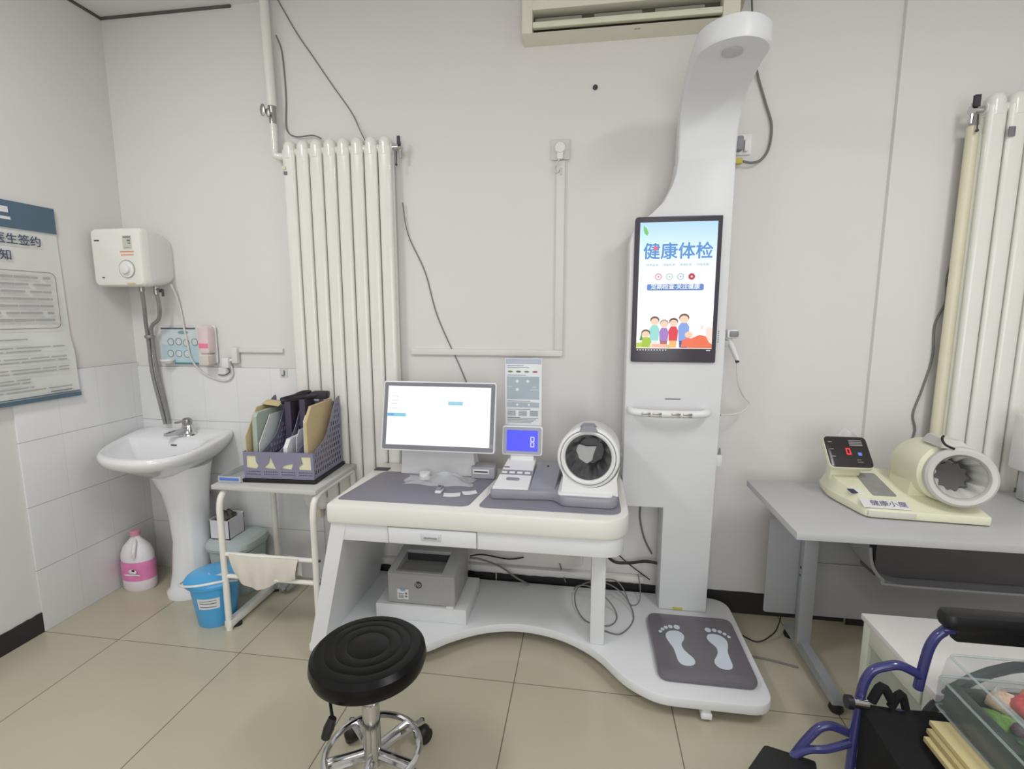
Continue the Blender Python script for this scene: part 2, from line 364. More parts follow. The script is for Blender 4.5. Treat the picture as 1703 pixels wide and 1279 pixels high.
# ------------------------------------------------------------ wall trunking, sockets
trunk = mat('trunking_white', (221, 219, 214), rough=0.5, var=0.01)
def trunking(x0, x1, z0, z1, label): 
    return single('cable_trunking', MB().box(x0, x1, YB-.016, YB, z0, z1, .003), trunk, label, 'cable trunking', (x0, YB, z0))
trunking(-.158, -.118, 1.292, 2.165, 'vertical white trunking below the wall socket left of the tall column')
trunking(-.88, -.118, 1.262, 1.292, 'horizontal white trunking between radiator and vertical trunking')
trunking(-1.845, -1.585, 1.262, 1.285, 'short white trunking just left of the left radiator')
so = thing('wall_socket', 'square white wall socket with plug, left of the tall column', 'socket', (-.14, YB, 2.21))
part('faceplate', MB().prism(rrect(-.184, -.098, 2.168, 2.258, .006), YB-.011, YB, 'y', .002), mat('socket_plate', (212, 208, 203), rough=.4), so)
part('plug', MB().lathe([(.028, 0), (.027, .018), (.022, .028)], (-.141, YB-.011, 2.215), 20, (0, -1, 0)).box(-.155, -.127, YB-.036, YB-.013, 2.165, 2.20, .005), white_pl, so)
part('cord', MB().tube([(-.141, YB-.028, 2.17), (-.15, YB-.03, 2.155), (-.168, YB-.02, 2.13), (-.155, YB-.02, 2.11), (-.14, YB-.02, 2.13), (-.138, YB-.018, 2.10)], .0035, 8, smooth=6), white_cable, so)
single('wall_hook_hole', MB().lathe([(.011, 0), (.011, .006), (.007, .009)], (.011, YB, 2.472), 16, (0, -1, 0)), dark_pl, 'small dark round plug in the wall below the air conditioner', 'wall plug', (.011, YB, 2.472))
s2 = thing('wall_socket', 'wall socket with grey plug just right of the tall white column', 'socket', (.645, YB, 2.2))
part('faceplate', MB().prism(rrect(.60, .688, 2.155, 2.24, .006), YB-.011, YB, 'y', .002), white_pl, s2)
part('plug', MB().box(.612, .646, YB-.05, YB-.011, 2.165, 2.225, .008), grey_pl, s2, 'grey plug')
part('second_plug', MB().box(.655, .672, YB-.03, YB-.011, 2.165, 2.215, .004), white_pl, s2)
part('taped_joint', MB().box(.606, .648, YB-.045, YB-.02, 2.11, 2.135, .006), mat('yellow_tape', (200, 186, 88), rough=.6), s2, 'yellow taped cable joint')
cable('power_cable', [(.62, 2.36, 2.58), (.66, 2.40, 2.545), (.70, YB-.01, 2.46), (.735, YB-.01, 2.36), (.765, YB-.01, 2.27), (.76, YB-.012, 2.18), (.73, YB-.02, 2.13), (.69, YB-.03, 2.115), (.65, YB-.032, 2.122)], .0055, grey_cable, 'grey power cord looping beside the head of the tall column')

# ------------------------------------------------------------ air conditioner
ac_m = mat('ac_aged_plastic', (226, 223, 206), rough=0.45, var=0.015)
ac = thing('air_conditioner', 'aged cream wall air conditioner at the top edge', 'air conditioner', (.16, YB, 2.66))
x0, x1 = -.310, .59
yf = 2.358
side_ = [(yf, 2.672), (2.45, 2.66), (2.45, 2.93), (yf, 2.93)]
b = MB().prism(side_, x0, x0+.046, 'x', .003).prism(side_, x1-.068, x1, 'x', .003)
b.prism([(yf, 2.6725), (2.45, 2.6605), (2.45, 2.69), (2.40, 2.69)], x0+.04, x1-.06, 'x')
b.box(x0+.04, x1-.06, yf+.001, 2.45, 2.763, 2.93, .004).box(x0+.04, x1-.06, 2.425, 2.45, 2.67, 2.85)
part('casing', b, ac_m, ac)
part('louver', MB().box(x0+.046, x1-.068, yf+.002, 2.385, 2.6925, 2.717, .004), mat('ac_louver', (222, 222, 200), rough=.4), ac, 'slightly greener horizontal louver')
part('outlet_cavity', MB().box(x0+.046, x1-.068, 2.42, 2.426, 2.672, 2.763), mat('ac_cavity', (92, 88, 80), rough=.8), ac, 'dark air outlet')
for i in range(3):
    xa = x0+.054+i*.255
    part('vane', MB().box(xa, xa+.203, 2.395, 2.402, 2.712, 2.748, .003), mat('ac_vane', (150, 148, 138), rough=.6), ac, 'grey inner vane')
part('badge', MB().box(.17, .195, 2.383, 2.386, 2.6665, 2.669), steel, ac)
cable('ac_pipe', [(.60, 2.40, 2.955), (.605, 2.40, 2.85), (.60, 2.40, 2.74), (.57, 2.41, 2.68)], .014, mat('taped_pipe', (160, 152, 132), rough=.8), 'taped pipe running down at the right end of the air conditioner', 'pipe')
cable('thin_cable', [(.645, 2.43, 2.955), (.645, 2.42, 2.8), (.65, 2.40, 2.66), (.64, 2.38, 2.6)], .004, grey_cable, 'short dark wire above the head of the tall column')

# ------------------------------------------------------------ health check station (desk, platform, column)
st = thing('health_check_station', 'white health check station with desk, tall height column and footprint scale', 'health kiosk', (-.2, 2.1, 0))
PT = .092
plat = [(-1.135, 1.80), (-1.0, 1.79), (-.84, 1.80), (-.66, 1.855), (-.56, 1.94), (-.45, 2.012), (-.33, 2.052), (-.22, 2.055), (-.10, 2.028), (.0, 1.975), (.08, 1.905), (.16, 1.80), (.235, 1.742), (.30, 1.716), (.38, 1.712)]
plat = [tuple(p)[:2] for p in smooth_pts([(a, b, 0) for a, b in plat], 5)]
plat += rounded([(.38, 1.712), (.69, 1.712), (.69, 2.40), (.40, 2.42)], [0, .09, .09, 0], 7)[1:17] + [(-1.13, 2.42)]
part('platform', MB().prism(plat, PT-.040, PT, 'z', .006), kiosk_m, st)
def caster(root, x, y, z=0.053, m=white_pl):
    c = MB().box(x-.016, x+.016, y-.022, y+.022, .022, z, .006).box(x-.020, x+.020, y-.03, y+.012, .012, .036, .006)
    o = part('caster', c, m, root)
    part('wheel', MB().cyl((x-.014, y+.004, .016), (x+.014, y+.004, .016), .0158, n=18, bev=.003), dark_pl, o)
for x, y in ((.455, 1.745), (.62, 2.33), (-1.0, 1.88), (-1.0, 2.33)): caster(st, x, y)
# desk left side panel, leaning outwards
def lean(xt, xb): return xt, xb
b = MB(); zt = .64
yA, yB = 1.7985, 2.36
ring = lambda z, xa, xb: [(xa, yA, z), (xb, yA, z), (xb, yB, z), (xa, yB, z)]
b.loft([ring(PT-.03, -1.135, -1.072), ring(zt, -1.005, -.942)])
part('side_panel', b, kiosk_m, st)
# desk skirt (white band) with rounded right corner
sk = rounded([(-1.0, 1.801), (.155, 1.801), (.155, 2.34), (-1.0, 2.34)], [.012, .09, .01, .01], 8)
part('desk_skirt', MB().prism(sk, .562, .642, 'z', .004), kiosk_m, st)
tp = rounded([(-1.022, 1.785), (.172, 1.785), (.172, 2.36), (-1.022, 2.36)], [.02, .12, .02, .02], 8)
part('desktop', MB().prism(tp, .636, .717, 'z', .012), desk_beige, st, 'warm white desktop slab')
part('desk_mat', MB().prism(rounded([(-1.0, 1.838), (-.452, 1.838), (-.40, 2.215), (-.955, 2.215)], [.02, .035, .03, .045], 6), .7165, .7195, 'z', .001), desk_grey, st, 'grey inlaid mat on the left')
part('desk_mat', MB().prism(rounded([(-.415, 1.838), (.142, 1.838), (.142, 2.215), (-.36, 2.215)], [.04, .06, .03, .03], 6), .7165, .7195, 'z', .001), desk_grey, st, 'grey inlaid mat on the right')
part('reader_window', MB().prism(rrect(-1.01, -.94, 2.225, 2.27, .004), .7165, .7195, 'z'), dark_pl, st, 'small dark reader window')
dr = part('drawer', MB().box(-.765, -.408, 1.794, 1.81, .567, .633, .003), kiosk_m, st)
part('handle', MB().prism(rrect(-.632, -.548, .586, .618, .003), 1.7915, 1.7945, 'y', .001).prism(rrect(-.624, -.556, .593, .612, .008), 1.788, 1.7925, 'y', .002), mat('handle_plastic', (205, 207, 210), rough=.3), dr)
part('handle_recess', MB().prism(rrect(-.617, -.563, .5975, .6035, .003), 1.787, 1.789, 'y'), grey_pl, dr)
part('drawer_gap', MB().box(-.7675, -.4055, 1.7975, 1.8, .5645, .6355), grey_pl, st, 'thin shadow-grey frame round the drawer')
part('support_post', MB().box(.035, .095, 1.965, 2.025, PT, .565, .006), kiosk_m, st)
# column: wide body with cutout, s-curve and neck, then the forward-reaching arm
YC = 2.272
body = [(.172, .588), (.357, .588), (.357, PT), (.570, PT), (.585, 1.2), (.585, 2.10), (.357, 2.10), (.352, 2.05), (.338, 2.0), (.305, 1.935), (.26, 1.89), (.21, 1.85), (.185, 1.82), (.172, 1.77)]
part('column', MB().prism(body, YC, 2.40, 'y', .006), kiosk_m, st)
# arm: swept rounded slab
path = [(2.318, 2.09, .085), (2.315, 2.17, .08), (2.29, 2.26, .075), (2.235, 2.325, .072), (2.15, 2.368, .072), (2.05, 2.388, .072), (1.98, 2.392, .072)]
P = smooth_pts([(a, b, c) for a, b, c in path], 4); rings = []
def slab(y, z, ty, tz, th, xa, xb):
    # rectangle perpendicular to the tangent (ty,tz) with softened edges
    ny, nz = -tz, ty; e = .006; h = th/2; o = []
    for u, v in ((xa+e, -h), (xb-e, -h), (xb, -h+e), (xb, h-e), (xb-e, h), (xa+e, h), (xa, h-e), (xa, -h+e)): o.append((u, y+ny*v, z+nz*v))
    return o
for i, p in enumerate(P):
    q = P[min(i+1, len(P)-1)]-P[max(i-1, 0)]; q.z = 0; q.normalize(); k = i/(len(P)-1)
    rings.append(slab(p[0], p[1], q[0], q[1], p[2], .357-.004*k, .585+.012*k))
for a in range(1, 10):
    t = a/9*PI/2; k = math.cos(t); cx_ = .475; hw = .122
    w_ = max(hw*k, .012); rings.append(slab(1.98-.125*math.sin(t), 2.392, -1, 0, .072, cx_-w_, cx_+w_))
part('height_arm', MB().loft(rings), kiosk_m, st)
part('height_sensor', MB().lathe([(.034, 0), (.034, .006), (.026, .008)], (.47, 1.955, 2.3565), 24, (0, 0, -1)), mat('sensor_grey', (190, 190, 190), rough=.4), st, 'round ultrasonic sensor under the arm')

# display on the column
disp = part('display', MB().prism(rounded([(.19, 1.258), (.545, 1.258), (.545, 1.872), (.19, 1.872)], [.006, .006, .004, .016], 4), YC-.012, YC+.002, 'y', .002), mat('display_bezel', (70, 66, 76), rough=.25, var=.02), st, 'tall dark bezel display')
sx0, sx1, sz0, sz1 = .2115, .5265, 1.318, 1.849
YS = YC-.0125
scr = bpy.data.materials.new('display_picture'); scr.use_nodes = True
nt = scr.node_tree; N = nt.nodes; bs = N['Principled BSDF']; bs.inputs['Base Color'].default_value = (.01, .01, .01, 1); bs.inputs['Roughness'].default_value = .3
tcn = N.new('ShaderNodeTexCoord'); spn = N.new('ShaderNodeSeparateXYZ'); nt.links.new(tcn.outputs['Generated'], spn.inputs[0])
crn = N.new('ShaderNodeValToRGB'); nt.links.new(spn.outputs[2], crn.inputs[0]); el = crn.color_ramp.elements
el[0].position = 0; el[0].color = srgb(252, 244, 240); el[1].position = 1; el[1].color = srgb(178, 214, 238)
for ps, c_ in ((.25, (252, 250, 250)), (.62, (244, 250, 253)), (.84, (205, 232, 245))): e_ = el.new(ps); e_.color = srgb(*c_)
nt.links.new(crn.outputs[0], bs.inputs['Emission Color']); bs.inputs['Emission Strength'].default_value = 1.1
part('screen_picture', MB().box(sx0, sx1, YS-.0006, YS+.0004, sz0, sz1), scr, disp, 'lit portrait screen picture')
def flat(splines, m, name, parent, y, ex=.00015):
    return part(name, MB().addmesh(curve_mesh(splines, ex), FRONT(0, y, 0)), m, parent)
Y1, Y2, Y3 = YS-.0011, YS-.0017, YS-.0023
blue_t = glow('screen_blue', (92, 148, 214)); 
part('headline', MB().addmesh(text_mesh('健康体检', .0715, .0002, .0014), FRONT(.37, Y1, 1.725)), blue_t, disp, 'blue headline characters')
part('headline_accent', MB().sphere((.278, Y2, 1.742), .009, 1, .05, 1), glow('screen_pink', (232, 110, 130)), disp)
part('tagline', MB().addmesh(text_mesh('（体质监测）（体脂检测）（尿液检查）（中医体质）', .0115, .0001, 0), FRONT(.37, Y1, 1.672)), glow('screen_greyblue', (120, 150, 170)), disp)
gm = [glow('screen_red', (226, 120, 125)), glow('screen_green', (160, 205, 190)), glow('screen_cyan', (150, 190, 215)), glow('screen_crimson', (190, 60, 80))]
for i, m_ in enumerate(gm):
    xx = .294+i*.0455
    flat([circ(xx, 1.6235, .014), circ(xx, 1.6235, .0105)] if i < 3 else [circ(xx, 1.6235, .014)], m_, 'icon_ring', disp, Y1)
    flat([circ(xx, 1.6235, .005, 4)], glow('screen_red', (226, 120, 125)) if i in (0,) else glow('screen_pale', (235, 240, 245)) if i == 3 else m_, 'icon_symbol', disp, Y2)
flat([rrect(.248, .482, 1.566, 1.593, .008)], glow('screen_band', (98, 140, 205)), 'slogan_band', disp, Y1)
part('slogan', MB().addmesh(text_mesh('定期检查·关注健康', .0245, .0001, .0004), FRONT(.365, Y2, 1.5805)), glow('screen_white', (250, 250, 252)), disp)
flat([[(.226, 1.836), (.238, 1.826), (.247, 1.806), (.241, 1.794), (.231, 1.803), (.226, 1.818)]], glow('screen_leaf', (120, 205, 110)), 'leaf', disp, Y1)
# cartoon family on the lawn, drawn on the screen
sk_t = glow('screen_skin', (252, 214, 186)); hr = glow('screen_hair', (110, 84, 76))
flat([[(sx0, 1.321), (sx0, 1.342), (.25, 1.346), (.30, 1.338), (.36, 1.334), (.36, 1.321)]], glow('screen_lawn', (190, 214, 96)), 'lawn', disp, Y1)
flat([[(.40, 1.321), (.40, 1.340), (.44, 1.362), (.475, 1.378), (.50, 1.372), (.515, 1.345), (.5265, 1.338), (.5265, 1.321)]], glow('screen_hill', (240, 120, 84)), 'red_rocks', disp, Y1)
flat([rrect(.478, .488, 1.40, 1.42, .002), rrect(.5, .5265, 1.33, 1.41, .002)], glow('screen_haze', (250, 228, 214)), 'distant_houses', disp, Y1+.0002)
flat([[(.224, 1.352), (.232, 1.385), (.239, 1.352)]], glow('screen_pine', (84, 140, 92)), 'pine_tree', disp, Y2)
fam = [(.286, 1.436, (158, 224, 214), .95), (.326, 1.424, (170, 130, 200), .9), (.365, 1.430, (226, 70, 80), .92), (.408, 1.446, (140, 168, 232), 1.05)]
for i, (fx, fz, c_, k) in enumerate(fam):
    hcol = hr if i != 1 else glow('screen_grey_hair', (190, 170, 170))
    flat([circ(fx, fz+.004, .0205*k, 20, 1, .85)], hcol, 'cartoon_hair', disp, Y1)
    flat([circ(fx, fz-.0025, .0175*k, 20, 1, .88)], sk_t, 'cartoon_face', disp, Y2)
    flat([[(fx-.012*k, fz-.017), (fx+.012*k, fz-.017), (fx+.022*k, fz-.035), (fx+.019*k, 1.35), (fx-.019*k, 1.35), (fx-.022*k, fz-.035)]], glow('screen_shirt' + 'abcd'[i], c_), 'cartoon_shirt', disp, Y1+.0001)
    flat([[(fx-.017*k, 1.352), (fx+.017*k, 1.352), (fx+.015*k, 1.322), (fx-.015*k, 1.322)]], glow('screen_trousers' + 'abcd'[i], ((240, 236, 240), (176, 110, 120), (250, 190, 120), (84, 92, 150))[i]), 'cartoon_trousers', disp, Y2)
flat([circ(.250, 1.385, .019, 20, 1, .8)], hr, 'cartoon_hair', disp, Y2)
flat([circ(.250, 1.379, .016, 20, 1, .85)], sk_t, 'cartoon_face', disp, Y3)
flat([[(.236, 1.366), (.266, 1.366), (.276, 1.345), (.262, 1.325), (.234, 1.325)]], glow('screen_lime', (170, 200, 70)), 'cartoon_shirt', disp, Y3)
flat([circ(.430, 1.378, .017, 20, 1, .8)], sk_t, 'cartoon_face', disp, Y3)
flat([[(.398, 1.325), (.405, 1.355), (.43, 1.366), (.455, 1.355), (.452, 1.325)]], glow('screen_orange', (244, 120, 90)), 'cartoon_shirt', disp, Y3)
flat([rrect(.276, .345, 1.322, 1.337, .003)], glow('screen_cake', (250, 190, 170)), 'cartoon_cushion', disp, Y3)
flat([rrect(.214+i*.012, .220+i*.012, 1.3085, 1.3135, .001) for i in range(11)] + [rrect(.505, .522, 1.3085, 1.3135, .001)], glow('screen_taskbar', (210, 205, 215)), 'taskbar_icons', disp, YS+.0002)
flat([rrect(.553, .557, 1.345+i*.009, 1.350+i*.009, .0005) for i in range(6)], ink, 'side_lettering', st, YC-.0006)
part('name_strip', MB().prism(rrect(.345, .412, 1.0915, 1.0965, .002), YC-.0012, YC, 'y'), ink, st, 'faint grey printed name strip')
# handlebar with electrodes
hb = part('handlebar', MB().tube([(.20, YC+.01, 1.045), (.195, YC-.035, 1.045), (.21, YC-.06, 1.043), (.26, YC-.067, 1.04), (.36, YC-.068, 1.039), (.46, YC-.067, 1.04), (.505, YC-.06, 1.043), (.52, YC-.035, 1.045), (.515, YC+.01, 1.045)], .0165, 14, smooth=5), white_pl, st, 'white bar handle')
for xa in (.238, .284, .362, .410):
    part('electrode', MB().box(xa, xa+.037, YC-.0865, YC-.078, 1.0375, 1.0465, .001), steel, hb, 'metal electrode strip')
    part('electrode', MB().box(xa, xa+.037, YC-.0865, YC-.078, 1.0295, 1.0335, .001), steel, hb, 'metal electrode strip')
# foot scale
sp_o = rounded([(.292, 1.785), (.655, 1.785), (.655, 2.195), (.292, 2.195)], .045, 7)
pad = part('foot_scale', MB().prism(sp_o, PT, PT+.030, 'z', .011), mat('scale_pad_grey', (108, 104, 111), rough=.22, var=.02), st, 'dark grey scale pad')
fw = mat('footprint_white', (206, 216, 226), rough=.5)
def footprint(cx_, cy_, mir, rot):
    o = [(-.01, -.105), (.014, -.103), (.03, -.085), (.03, -.06), (.018, -.035), (.008, -.005), (.010, .025), (.026, .05), (.036, .075), (.03, .10), (.010, .112), (-.018, .108), (-.036, .09), (-.042, .065), (-.038, .035), (-.031, .0), (-.032, -.04), (-.034, -.075), (-.026, -.097)]
    o = [tuple(p)[:2] for p in smooth_pts([(a, b, 0) for a, b in o], 3, True)]
    toes = [(.023, .137, .0135), (-.0035, .140, .0102), (-.0245, .134, .0092), (-.042, .122, .0083), (-.0555, .106, .0075)]
    sp = [o] + [circ(a, b, r, 14, .95, 1.15) for a, b, r in toes]; c, s_ = math.cos(rot), math.sin(rot)
    res = []
    for q in sp: res.append([(cx_+(mir*a)*c-b*s_, cy_+(mir*a)*s_+b*c) for a, b in q])
    return res
for cx_, mir, rot in ((.402, 1, .12), (.552, -1, -.06)):
    part('footprint', MB().addmesh(curve_mesh(footprint(cx_, 1.965-.01, mir, rot), .0003), Matrix.Translation((0, 0, PT+.0303))), fw, pad, 'pale footprint marking')
part('warning_sticker', MB().box(.42, .465, YC-.0008, YC+.001, PT+.004, PT+.016), mat('yellow_sticker', (206, 196, 96), rough=.6), st, 'small yellow sticker')

# ------------------------------------------------------------ computer screen on the desk
mo = thing('computer_monitor', 'large lit computer screen with grey bezel on white foot, on the desk', 'computer', (-.65, 2.24, .717))
tl = math.radians(-9)
def MT(p, zc=1.0): return Matrix.Translation((-.655, 2.145, zc+.009)) @ Matrix.Rotation(math.radians(-13), 4, 'X')
M0 = MT(0)
part('housing', MB().prism(rrect(-.262, .262, -.157, .157, .012), -.008, .026, 'y', .003, M=M0), white_pl, mo)
part('bezel', MB().prism(rrect(-.256, .256, -.151, .151, .008), -.0095, -.007, 'y', M=M0), mat('monitor_bezel', (128, 130, 138), rough=.3), mo, 'grey glass bezel')
ms = part('lit_screen', MB().box(-.238, .238, -.0105, -.009, -.131, .134, M=M0), glow('monitor_white', (253, 254, 255), 1.05), mo)
def mrect(a0, a1, b0, b1, m, nm='menu_mark'): part(nm, MB().box(a0, a1, -.0113, -.0104, b0, b1, M=M0), m, ms)
mrect(-.238, -.15, -.004, .011, glow('menu_cyan', (140, 208, 232)), 'selected_menu_row'); mrect(-.236, -.206, -.0005, .0075, glow('menu_blue', (110, 160, 225)), 'menu_row_icon')
mrect(.045, .112, .052, .068, glow('menu_button', (160, 212, 230)), 'screen_button')
for i, z_ in enumerate((.085, .066, .050, .030)): mrect(-.222, -.19, z_, z_+.004, glow('menu_faint', (222, 226, 232)), 'menu_row')
part('corner_sticker', MB().box(.24, .256, -.0113, -.0094, -.135, -.115, M=M0), mat('corner_grey', (150, 148, 152), rough=.6), mo)
part('foot', MB().loft([[(-.86, 2.20, .717), (-.50, 2.20, .717), (-.50, 2.30, .717), (-.86, 2.30, .717)], [(-.85, 2.195, .86), (-.51, 2.195, .86), (-.51, 2.25, .86), (-.85, 2.25, .86)], [(-.82, 2.185, .95), (-.53, 2.185, .95), (-.53, 2.215, .95), (-.82, 2.215, .95)]]), white_pl, mo)

# card reader
cr_ = thing('card_reader', 'small grey card reader box standing between screen and pressure monitor', 'card reader', (-.465, 2.19, .72))
part('body', MB().box(-.515, -.405, 2.17, 2.25, .7195, .775, .005), mat('reader_grey', (168, 168, 174), rough=.4), cr_)
part('slot_plate', MB().box(-.505, -.43, 2.167, 2.1715, .742, .764, .002), white_pl, cr_, 'white slot surround')
part('slot', MB().box(-.499, -.436, 2.1655, 2.1675, .751, .7565), dark_pl, cr_)

# clear bag with roll, slips, clip on the left mat
def bag(u, v):
    x = -.80+.31*u; y = 2.045+.125*v
    h = .034*math.sin(PI*u)*math.sin(PI*v)*(1+.5*math.sin(9*u+4*v))+.004*math.sin(23*u)*math.sin(17*v)
    return (x+.01*math.sin(11*v), y+.01*math.sin(9*u), .7215+max(0, h))
film = mat('thin_clear_film', (240, 242, 244), rough=.15, alpha=.38, var=0)
single('clear_plastic_bag', MB().grid(bag, 26, 18), film, 'crumpled clear plastic bag lying on the grey mat below the screen', 'plastic bag', (-.65, 2.15, .7195))
single('tape_roll', MB().lathe([(.012, 0), (.024, .001), (.024, .03), (.012, .031)], (-.72, 2.125, .7235), 22), white_pl, 'small white roll inside the clear bag', 'roll', (-.72, 2.125, .7235))
ox = thing('pulse_clip', 'small grey and white finger clip on the left desk mat', 'finger clip', (-.607, 1.975, .7195))
part('lower_shell', MB().box(-.622, -.594, 1.955, 2.005, .7195, .730, .004), white_pl, ox)
part('upper_shell', MB().box(-.620, -.596, 1.965, 2.008, .730, .741, .004), grey_pl, ox, 'grey upper shell')
part('lens', MB().sphere((-.608, 1.987, .741), .007, 1, 1, .4), dark_pl, ox)
def slip(x, y, w, d, rot, label):
    t_ = single('paper_slip', MB().grid(lambda u, v: ((u-.5)*w*math.cos(rot)-(v-.5)*d*math.sin(rot)+x, (u-.5)*w*math.sin(rot)+(v-.5)*d*math.cos(rot)+y, .7202+.002*(abs(u-.5)*2)**2), 8, 2, .0006), paper, label, 'paper', (x, y, .7202))
slip(-.545, 1.95, .07, .042, .2, 'white paper slip on the desk mat, the nearer of two')
slip(-.478, 1.985, .06, .04, .4, 'white paper slip on the desk mat beside the desk divider')

# ------------------------------------------------------------ blood pressure monitor on the station desk
bp_ = thing('blood_pressure_monitor', 'white and grey arm-in blood pressure monitor with blue screen on the station desk', 'blood pressure monitor', (-.1, 2.05, .7195))
base = rounded([(-.385, 1.925), (-.12, 1.945), (-.085, 1.888), (.105, 1.885), (.128, 1.905), (.128, 2.20), (-.33, 2.20)], [.03, .03, .02, .03, .02, .03, .03], 5)
part('base', MB().prism(base, .7195, .760, 'z', .009), mat('bp_grey', (146, 146, 154), rough=.4), bp_, 'grey base')
# sloping white console on the left
b = MB(); xl, xr = -.375, -.225
b.loft([[(xl, 1.938, .75), (xr, 1.942, .75), (xr+.012, 2.19, .75), (xl+.03, 2.19, .75)], [(xl+.004, 1.942, .764), (xr-.002, 1.948, .764), (xr+.008, 2.185, .825), (xl+.035, 2.185, .825)]])
part('console', b, white_pl, bp_)
def con(x, y): return .764+(y-1.945)/(2.185-1.945)*.061
for i in range(4): part('button', MB().box(-.352+i*.033, -.328+i*.033, 2.052, 2.066, con(0, 2.05)-.002, con(0, 2.066)+.003, .002), white_pl, bp_)
part('button_strip', MB().loft([[(-.362, 2.042, con(0, 2.042)-.001), (-.222, 2.042, con(0, 2.042)-.001), (-.222, 2.078, con(0, 2.078)-.001), (-.362, 2.078, con(0, 2.078)-.001)], [(-.362, 2.042, con(0, 2.042)+.001), (-.222, 2.042, con(0, 2.042)+.001), (-.222, 2.078, con(0, 2.078)+.001), (-.362, 2.078, con(0, 2.078)+.001)]]), grey_pl, bp_)
part('start_button', MB().prism(rrect(-.325, -.27, 2.0, 2.02, .009), con(0, 2.0)+.001, con(0, 2.02)+.002, 'z', .001), grey_pl, bp_)
part('badge', MB().box(-.348, -.325, 2.095, 2.103, con(0, 2.095), con(0, 2.103)+.002), mat('badge_red', (150, 110, 118), rough=.5), bp_)
# deck between
part('deck', MB().loft([[(-.222, 1.965, .75), (-.118, 1.97, .75), (-.10, 2.19, .75), (-.21, 2.19, .75)], [(-.222, 1.972, .7605), (-.12, 1.977, .7605), (-.103, 2.187, .812), (-.208, 2.187, .812)]]), mat('bp_grey_lit', (150, 150, 158), rough=.4), bp_, 'grey deck between screen and cuff')  # same grey as the base, painted slightly lighter for the light it catches
# tilted screen
M1 = Matrix.Translation((-.278, 2.168, .907)) @ Matrix.Scale(1.05, 4) @ Matrix.Rotation(math.radians(-10), 4, 'X')
sc_ = part('screen_housing', MB().prism(rrect(-.086, .086, -.062, .062, .012), -.004, .016, 'y', .003, M=M1).box(-.05, .05, .004, .018, -.095, -.055, .003, M=M1), white_pl, bp_)
part('screen_bezel', MB().prism(rrect(-.081, .081, -.057, .057, .009), -.0055, -.003, 'y', M=M1), mat('bp_bezel', (158, 160, 176), rough=.3), sc_)
part('blue_screen', MB().prism(rrect(-.066, .066, -.044, .044, .004), -.007, -.005, 'y', M=M1), glow('lcd_blue', (84, 88, 250), 1.0), sc_)
seg = []
for zc in (-.0155, .0075): seg += [rrect(.035, .052, zc-.0105, zc+.0105, .002), rrect(.039, .048, zc-.0068, zc+.0068, .001)]
part('digit_marks', MB().addmesh(curve_mesh(seg, .0002), M1 @ FRONT(0, -.0075, 0)), glow('lcd_white', (215, 220, 255)), sc_)
# instruction board
bd = part('instruction_board', MB().box(-.342, -.186, 2.085, 2.0885, .93, 1.282, .0012), mat('board_white', (226, 228, 232), rough=.45), bp_)
YBd = 2.0845
def bmark(x0, x1, z0, z1, m, nm): part(nm, MB().box(x0, x1, YBd-.0004, YBd+.0006, z0, z1), m, bd)
bmark(-.339, -.189, 1.258, 1.28, mat('board_lilac', (182, 188, 206), rough=.5), 'heading_band')
bmark(-.335, -.197, 1.108, 1.205, mat('board_bluegrey', (168, 181, 190), rough=.5), 'diagram_panel')
bmark(-.335, -.197, 1.073, 1.095, mat('board_bluegrey', (168, 181, 190), rough=.5), 'diagram_strip')
lines = []
rnd = random.Random(3)
for z_ in (1.252, 1.244, 1.212, 1.101, 1.065, 1.03): lines.append(rrect(-.333, -.333+rnd.uniform(.05, .13), z_-.002, z_, .0003))
for i in range(3):
    for k in range(6): lines.append(rrect(-.332+i*.048, -.297+i*.048, 1.056-k*.0038, 1.0575-k*.0038, .0002))
for k in range(4): lines.append(rrect(-.332, -.20-.01*k, 1.025-k*.006, 1.027-k*.006, .0002))
part('board_text', MB().addmesh(curve_mesh(lines, .0001), FRONT(0, YBd-.0006, 0)), ink, bd)
for i, c_ in enumerate(((120, 135, 100), (100, 120, 90), (140, 140, 110), (170, 100, 100))):
    part('pictogram', MB().sphere((-.320+i*.035, YBd-.0006, 1.226), .011, 1, .03, .35), mat('pictogram' + 'abcd'[i], c_, rough=.6), bd)
part('diagram_figures', MB().addmesh(curve_mesh([circ(-.29, 1.185, .007), circ(-.245, 1.185, .007), circ(-.29, 1.15, .007), rrect(-.235, -.2, 1.148, 1.150, .0003), rrect(-.225, -.21, 1.16, 1.162, .0003), rrect(-.332, -.31, 1.16, 1.1615, .0003), circ(-.29, 1.084, .005), circ(-.24, 1.084, .005)], .0001), FRONT(0, YBd-.0008, 0)), paper, bd)
bd.scale = (1.055, 1, 1.055)
_o = OFF['blood_pressure_monitor']; bd.location = (_o.x*.055, .118, -.081+.055*_o.z)
